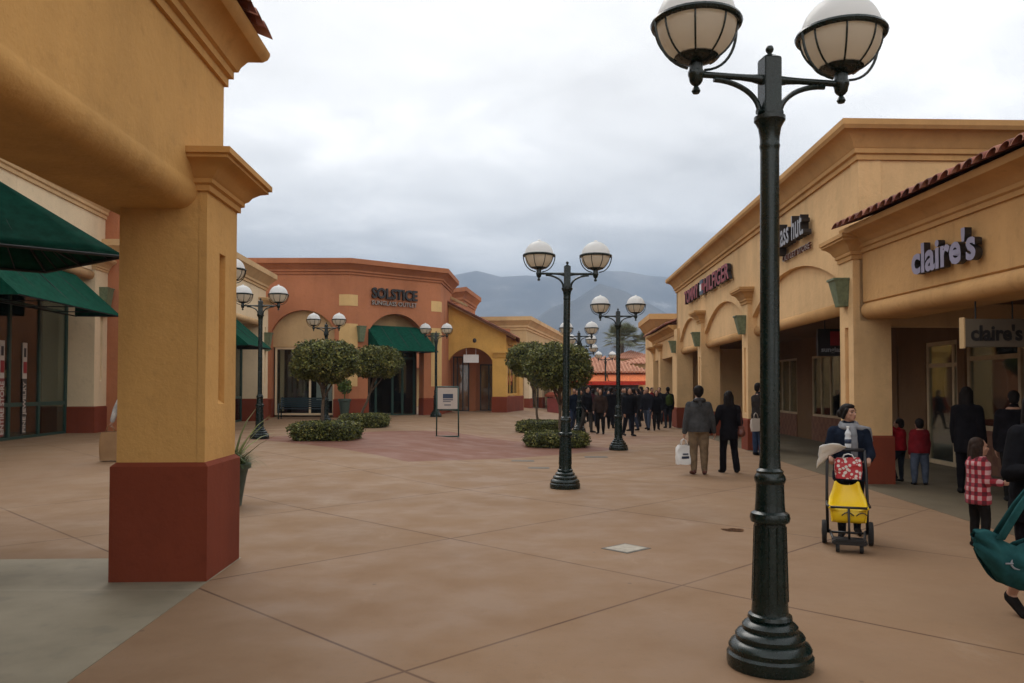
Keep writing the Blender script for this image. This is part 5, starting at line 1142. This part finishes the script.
def pavilion():
    t = thing('pavilion', 'tile roofed food pavilion with orange awnings behind the crowd', 'pavilion', (7.5, 64, 0))
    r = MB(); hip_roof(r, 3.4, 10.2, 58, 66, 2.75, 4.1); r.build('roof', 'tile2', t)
    w = MB(); w.box((4.0, 59, 0), (9.6, 65.5, 2.72)); w.build('wall', 'inset', t)
    for x0, x1 in ((4.0, 6.7), (6.9, 9.6)):
        a = MB(); a.add([(x0, 58.6, 2.75), (x1, 58.6, 2.75), (x1+.1, 56.9, 2.12), (x0-.1, 56.9, 2.12)], [(0, 1, 2, 3)]); a.add([(x0-.1, 56.9, 2.12), (x1+.1, 56.9, 2.12), (x1+.1, 56.88, 1.86), (x0-.1, 56.88, 1.86)], [(0, 1, 2, 3)], 1)
        o = a.build('awning', ['orange', 'redcan'], t); so = o.modifiers.new('thick', 'SOLIDIFY'); so.thickness = .02
    d = MB(); d.box((4.5, 58.9, .9), (9.2, 58.98, 2.1)); d.build('counter_opening', 'dfr', t)
    p = MB()
    for x in (4.1, 6.8, 9.5): p = MB(); p.tube([(x, 57, 0), (x, 57, 2.2)], .05, 8); p.build('post', 'dfr', t)
pavilion()
def far_hall(label, x0, x1, y0, y1, ze, zr):
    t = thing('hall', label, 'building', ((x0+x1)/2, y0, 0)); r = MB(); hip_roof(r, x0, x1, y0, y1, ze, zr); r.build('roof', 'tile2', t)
    w = MB(); w.box((x0+.6, y0+.6, 0), (x1-.6, y1-.6, ze)); w.build('wall', 'beige', t)
    f = MB(); f.box((x0+.9, y0+.5, ze-1.5), (x1-.9, y0+.59, ze-.5)); f.build('window_band', 'dfr', t)
far_hall('long low tile roofed hall behind the pavilion roof', 10.6, 22, 80, 90, 4.05, 5.3)
far_hall('farthest tiled roof showing above the long low hall', 11.8, 17.6, 96, 104, 5.1, 6.2)
# ------------------------------------------------------------------ vegetation
def leaf_cloud(mb, pts, nrm, size, rng, mats=(1, 2, 3), w=(.45, .4, .15), asp=.55):
    P = np.array(pts, float); Nn = np.array(nrm, float); n = len(P)
    unit = lambda a: a/np.maximum(1e-9, np.linalg.norm(a, axis=1, keepdims=True))
    A = unit(Nn*.5+unit(rng.normal(size=(n, 3)))); U = unit(np.cross(A, unit(rng.normal(size=(n, 3))))); W = np.cross(A, U)
    L = size*rng.uniform(.6, 1.35, (n, 1)); q = np.stack([P-U*L, P+W*L*asp, P+U*L, P-W*L*asp], 1).reshape(-1, 3)
    o = len(mb.v); mb.v += [tuple(v) for v in q.tolist()]; mb.f += [(o+4*i, o+4*i+1, o+4*i+2, o+4*i+3) for i in range(n)]
    mb.mi += [mats[min(int(k), len(mats)-1)] for k in np.searchsorted(np.cumsum(w), np.clip(rng.uniform(0, .999, n)+np.array([.55*noise.noise(Vector((a*3.2, b*3.2, c*3.2))) for a, b, c in P.tolist()]), 0, .998))]
def blob_points(n, rx, ry, rz, rng, pw=2.4, lump=.12, seed=0, shell=.78):
    P = []; N = []
    while len(P) < n:
        d = Vector(rng.normal(size=3)).normalized()
        k = (abs(d.x)**pw+abs(d.y)**pw+abs(d.z)**pw)**(-1/pw)
        l = 1+lump*noise.noise(d*2.2+Vector((seed, 0, 0)))*1.3+lump*.5*noise.noise(d*6+Vector((0, seed, 0)))
        r = k*l*(shell+(1.04-shell)*rng.uniform()**.6+(rng.uniform()**8)*.10)
        P.append((d.x*rx*r, d.y*ry*r, d.z*rz*r)); N.append((d.x, d.y, d.z))
    return P, N
def core_blob(mb, c, rx, ry, rz, pw, lump, seed, k=.86):
    seg, rg = 28, 16; vs = []
    for i in range(rg+1):
        t = -PI/2+PI*i/rg
        for j in range(seg):
            a = 2*PI*j/seg; d = Vector((math.cos(t)*math.cos(a), math.cos(t)*math.sin(a), math.sin(t)))
            q = (abs(d.x)**pw+abs(d.y)**pw+abs(d.z)**pw)**(-1/pw)*k
            l = 1+lump*noise.noise(d*2.2+Vector((seed, 0, 0)))*1.3
            vs.append((c[0]+d.x*rx*q*l, c[1]+d.y*ry*q*l, c[2]+d.z*rz*q*l))
    mb.add(vs, [(i*seg+j, i*seg+(j+1) % seg, (i+1)*seg+(j+1) % seg, (i+1)*seg+j) for i in range(rg) for j in range(seg)], 0)
def topiary(px, Y, label, crown_px, crown_y, wide, tall, base_px=None, seed=1, lean=0):
    x = (px-512)/F*Y; z0 = gz(x, Y); t = thing('topiary_tree', label, 'tree', (x, Y, z0), group='clipped plaza trees')
    rng = np.random.default_rng(seed); ctr = atY(crown_px, crown_y, Y); c = (ctr.x, ctr.y, ctr.z)
    m = MB()
    P, N = blob_points(10000, wide/2, wide/2*.95, tall/2, rng, 2.5, .15, seed)
    leaf_cloud(m, [(c[0]+p[0], c[1]+p[1], c[2]+p[2]) for p in P], N, .042, rng)
    core_blob(m, c, wide/2, wide/2*.95, tall/2, 2.5, .15, seed, .78); m.build('crown', ['core', 'leafd', 'leaf', 'leafl'], t, fix=False)
    k = MB(); b = Vector((x, Y, z0)); top = Vector(c)-Vector((0, 0, tall*.2)); r = random.Random(seed)
    pts = [b.lerp(top, i/7)+Vector((r.uniform(-.025, .025), r.uniform(-.025, .025), 0)) for i in range(8)]
    k.tube(pts, [.06, .05, .045, .042, .04, .04, .038, .03], 10)
    for q in range(5):
        a = q*1.26+seed; s = pts[4+q % 2]; e = Vector(c)+Vector((math.cos(a)*wide*.28, math.sin(a)*wide*.28, -tall*.12)); k.tube([s, s.lerp(e, .5)+Vector((0, 0, -.05)), e], [.035, .026, .014], 6)
    k.build('trunk', 'bark', t, True)
    return t
def hedge(px, py, label, wide, tall, seed):
    p = G(px, py); x, y = p.x, p.y+wide*.40; z = gz(x, y)
    t = MB(); rng = np.random.default_rng(seed); P, N = blob_points(6500, wide/2, wide/2, tall/2, rng, 4.5, .05, seed, .84)
    leaf_cloud(t, [(x+a, y+b, max(z+.01, z+tall/2-.01+c)) for a, b, c in P], N, .035, rng, w=(.5, .38, .12))
    core_blob(t, (x, y, z+tall/2), wide/2, wide/2, tall/2, 4.5, .05, seed, .86)
    o = t.build('hedge', ['core', 'leafd', 'leaf', 'leafl'], fix=False); org = Vector((x, y, z))
    for v in o.data.vertices: v.co -= org
    o.location = org; tag(o, label, 'hedge', 'round clipped hedges at the tree bases'); return x, y
hx, hy = hedge(321, 441, 'round clipped hedge at the foot of the leftmost clipped tree', 1.72, .50, 1)
topiary(321, hy, 'clipped round topped tree at far left with its trunk in the nearer left hedge', 325, 361, 1.70, 1.06, seed=2)
hx, hy = hedge(361, 428, 'smaller clipped hedge behind the leftmost round hedge', 1.6, .48, 3)
topiary(358, hy, 'clipped tree with leaning crown just right of the leftmost tree, before the corner shop', 378, 362, 1.55, 1.08, seed=4)
hx, hy = hedge(557.5, 448, 'round clipped hedge behind the second nearest street lamp', 1.76, .44, 5)
topiary(561, hy, 'large dark clipped tree right behind the second nearest street lamp', 559, 366, 1.80, 1.26, seed=6)
hx, hy = hedge(541, 433, 'clipped hedge partly behind the hedge of the central lamp', 1.72, .46, 7)
topiary(540, hy, 'clipped tree with bare pale trunk left of the central lamp', 530, 360, 1.62, 1.26, seed=8)
def blades(mb, c, n, L, r0, rng, tilt=(.1, .9), w=.012, mi=0, curve=.5):
    for i in range(n):
        a = rng.uniform(0, 6.283); q = rng.uniform(*tilt); ln = L*rng.uniform(.6, 1.1); d = Vector((math.cos(a), math.sin(a), 0)); p = Vector(c)+d*r0*rng.uniform(); side = Vector((-d.y, d.x, 0)); vs = []
        for k in range(5):
            t = k/4; ang = q+curve*t*t; pos = p+d*ln*t*math.sin(ang)+Vector((0, 0, ln*t*math.cos(ang))); ww = w*(1-t*.9); vs += [pos-side*ww, pos+side*ww]
        mb.add(vs, [(2*k, 2*k+1, 2*k+3, 2*k+2) for k in range(4)], mi)
def pot_plant(loc, label, H, r, tall, seed, grassy=True):
    t = thing('potted_plant', label, 'potted plant', loc); rng = np.random.default_rng(seed); x, y, z = loc
    p = MB(); p.lathe([(r*.55, 0), (r*.62, .01), (r*.7, H*.3), (r*.84, H*.7), (r*.92, H*.86), (r*1.04, H*.88), (r*1.06, H*.98), (r*1.0, H), (r*.9, H), (r*.86, H*.93), (.01, H*.93)], c=loc, seg=24); p.build('pot', 'pot', t, 40)
    f = MB()
    if grassy:
        blades(f, (x, y, z+H*.93), 700, .38, r*.8, rng, (.2, 1.15), .008, 0, .6); blades(f, (x, y, z+H*.9), 9, tall, r*.3, rng, (.1, .8), .034, 1, .25)
    else:
        P, N = blob_points(700, r*1.1, r*1.1, tall*.32, rng, 2, .3, seed, .2); leaf_cloud(f, [(x+a, y+b, z+H+tall*.6+c) for a, b, c in P], N, .07, rng, (0, 1), (.6, .4)); f.tube([(x, y, z+H*.9), (x, y, z+H+tall*.5)], .03, 6, 1)
    f.build('foliage', ['blade', 'leaf'], t, fix=False)
pot_plant((-4.1, 11.75, .0), 'tapered pot with grassy spiky plant just behind the yellow column', .62, .30, .95, 4)
pp = atY(344.5, 412, 35.2); pot_plant((pp.x, 35.2, gz(pp.x, 35.2)), 'dark green planter with a small bushy plant by the corner shop wall', .85, .27, .9, 5, False)
def palm(px, py, Y, H, label, seed):
    x = (px-512)/F*Y; c = atY(px, py, Y); t = thing('palm_tree', label, 'palm tree', (x, Y, 0), group='fan palms behind the tiled roofs'); rng = np.random.default_rng(seed)
    k = MB(); k.tube([(x, Y, 0), (x+.1, Y, c.z*.5), (x, Y, c.z)], [.3, .24, .22], 10); k.build('trunk', 'bark', t, True); f = MB()
    for i in range(70):
        a = rng.uniform(0, 6.283); el = rng.uniform(-.5, 1.35); d = Vector((math.cos(a)*math.cos(el), math.sin(a)*math.cos(el), math.sin(el))); L = rng.uniform(1.9, 2.7); s = Vector((x, Y, c.z)); e = s+d*L*.55
        f.tube([s, e], .025, 4)
        side = d.cross(Vector((0, 0, 1))).normalized(); up = side.cross(d)
        for q in range(15):
            an = -1.25+2.5*q/14; dd = d*math.cos(an)+side*math.sin(an); ln = L*.62*(.75+.25*math.cos(an)); w = up.cross(dd)*.085+side*.05
            tip = e+dd*ln+Vector((0, 0, -.25*ln*ln*.5)); mid = e+dd*ln*.55
            f.add([e, mid-w, tip, mid+w], [(0, 1, 2, 3)])
    f.build('crown', 'frond', t, fix=False)
palm(622, 340, 100, 7, 'fan palm above the pavilion roof, left one of two', 1)
palm(651, 345, 104, 7, 'fan palm beside the long right block, right one of two', 2)
# ------------------------------------------------------------------ bench, poster stand, bin, covers
def bench():
    p = atY(301, 414, 34.6); x, y, z = p.x, 34.6, gz(p.x, 34.6); t = thing('bench', 'dark green slatted bench under the large shop window', 'bench', (x, y, z)); W = 1.95
    s = MB()
    for i in range(5): s.box((x-W/2, y-.2+i*.095, z+.42), (x+W/2, y-.2+i*.095+.075, z+.45))
    s.build('seat', 'bluegreen', t, bevel=.004); b = MB()
    for i in range(5): b.box((x-W/2, y+.28+i*.02, z+.50+i*.085), (x+W/2, y+.31+i*.02, z+.57+i*.085))
    b.build('backrest', 'bluegreen', t, bevel=.004)
    for sx in (-1, 1):
        l = MB(); q = x+sx*(W/2-.06); l.tube([(q, y-.18, z), (q, y-.18, z+.64), (q, y+.25, z+.66)], .028, 8); l.tube([(q, y+.24, z), (q, y+.26, z+.45), (q, y+.37, z+.93)], .028, 8); l.tube([(q, y-.18, z+.4), (q, y+.25, z+.4)], .022, 8); l.build('leg', 'bluegreen', t, True)
bench()
def poster_stand():
    p = G(447.5, 437); x, y, z = p; t = thing('poster_stand', 'standing poster frame with pale printed panel on thin dark green legs', 'sign', (x, y, z)); s = y/F
    h = 50*s; w = 11*s; f = MB()
    for sx in (-1, 1): f.tube([(x+sx*w, y, z), (x+sx*w*.96, y, z+h)], .022, 8)
    f.tube([(x-w, y, z+.02), (x+w, y, z+.02)], .022, 8); f.tube([(x-w, y, z+h), (x+w, y, z+h)], .022, 8); f.tube([(x-w, y, z+27*s), (x+w, y, z+27*s)], .022, 8)
    for sx in (-1, 1): f.tube([(x+sx*w, y-.25, z+.02), (x+sx*w, y+.25, z+.02)], .02, 6)
    f.build('frame', 'gfr', t, True); q = MB(); q.box((x-w*.9, y-.015, z+28*s), (x+w*.9, y+.015, z+h-.03)); q.build('panel', 'signpanel', t)
    k = MB(); k.box((x-w*.42, y-.019, z+38.5*s), (x+w*.5, y-.016, z+43*s)); k.box((x-w*.42, y-.019, z+36.6*s), (x+w*.5, y-.016, z+37.6*s)); k.box((x-w*.42, y-.019, z+35*s), (x+w*.3, y-.016, z+35.7*s)); k.box((x-w*.3, y-.019, z+31.5*s), (x+w*.3, y-.016, z+32.4*s)); k.build('print', 'navy', t)
poster_stand()
def bin_():
    p = G(553, 412.5); x, y, z = p; t = thing('litter_bin', 'dark red square litter bin behind the clipped trees', 'bin', (x, y, z)); w = .36
    m = MB(); m.sweep([(x-w, y-w), (x+w, y-w), (x+w, y+w), (x-w, y+w)], [(-.3, 0), (-.02, 0), (0, .05), (0, 1.0), (-.3, 1.0)], closed=True); m.build('body', 'bin', t)
    l = MB(); l.loft([(x, y, z+1.0, w*1.45, w*1.45), (x, y, z+1.12, w*1.4, w*1.4), (x, y, z+1.3, w*.7, w*.7)], 4); l.build('lid', 'red', t)
bin_()
def flat_cover(px, py, w, d, mat, label, name, cat, rz=.75):
    p = G(px, py); m = MB(); c, s_ = math.cos(rz), math.sin(rz)
    def T(a, b, z): return (a*c-b*s_, a*s_+b*c, z)
    m.box((-w/2, -d/2, -.03), (w/2, d/2, .006), 0, T); m.box((-w/2-.03, -d/2-.03, -.03), (w/2+.03, d/2+.03, .003), 1, T)
    o = m.build(name, [mat, 'iron'], bevel=0); o.location = (p.x, p.y, gz(p.x, p.y)+.001); tag(o, label, cat)
flat_cover(626, 548.5, .34, .30, 'plate', 'pale square utility cover set in the paving at centre', 'utility_cover', 'cover')
flat_cover(522, 461, .5, .32, 'iron', 'dark rectangular drain cover below the central hedges, nearer the hedge', 'drain_cover', 'drain', 0)
flat_cover(538, 468, .42, .26, 'iron', 'dark rectangular drain cover left of the central lamp base', 'drain_cover', 'drain', 0)
flat_cover(596, 457, .5, .3, 'iron', 'dark drain cover beside the second right row lamp base', 'drain_cover', 'drain', 0)
def stain():
    p = G(733, 530); m = MB(); n = 40; vs = [(0, 0, 0)]
    for i in range(n):
        a = 2*PI*i/n; r = .14*(1+.5*noise.noise(Vector((math.cos(a)*1.5, math.sin(a)*1.5, 3)))); vs.append((r*1.0*math.cos(a), r*.75*math.sin(a), 0))
    m.add(vs, [(0, i+1, (i+1) % n+1) for i in range(n)]); o = m.build('puddle', 'puddle', fix=False); o.location = (p.x, p.y, .004); tag(o, 'small dark wet puddle on paving left of the near lamp', 'puddle')
M['puddle'] = paint('wet_concrete', (.10, .05, .028), .12, 0, .3, 10)
stain()
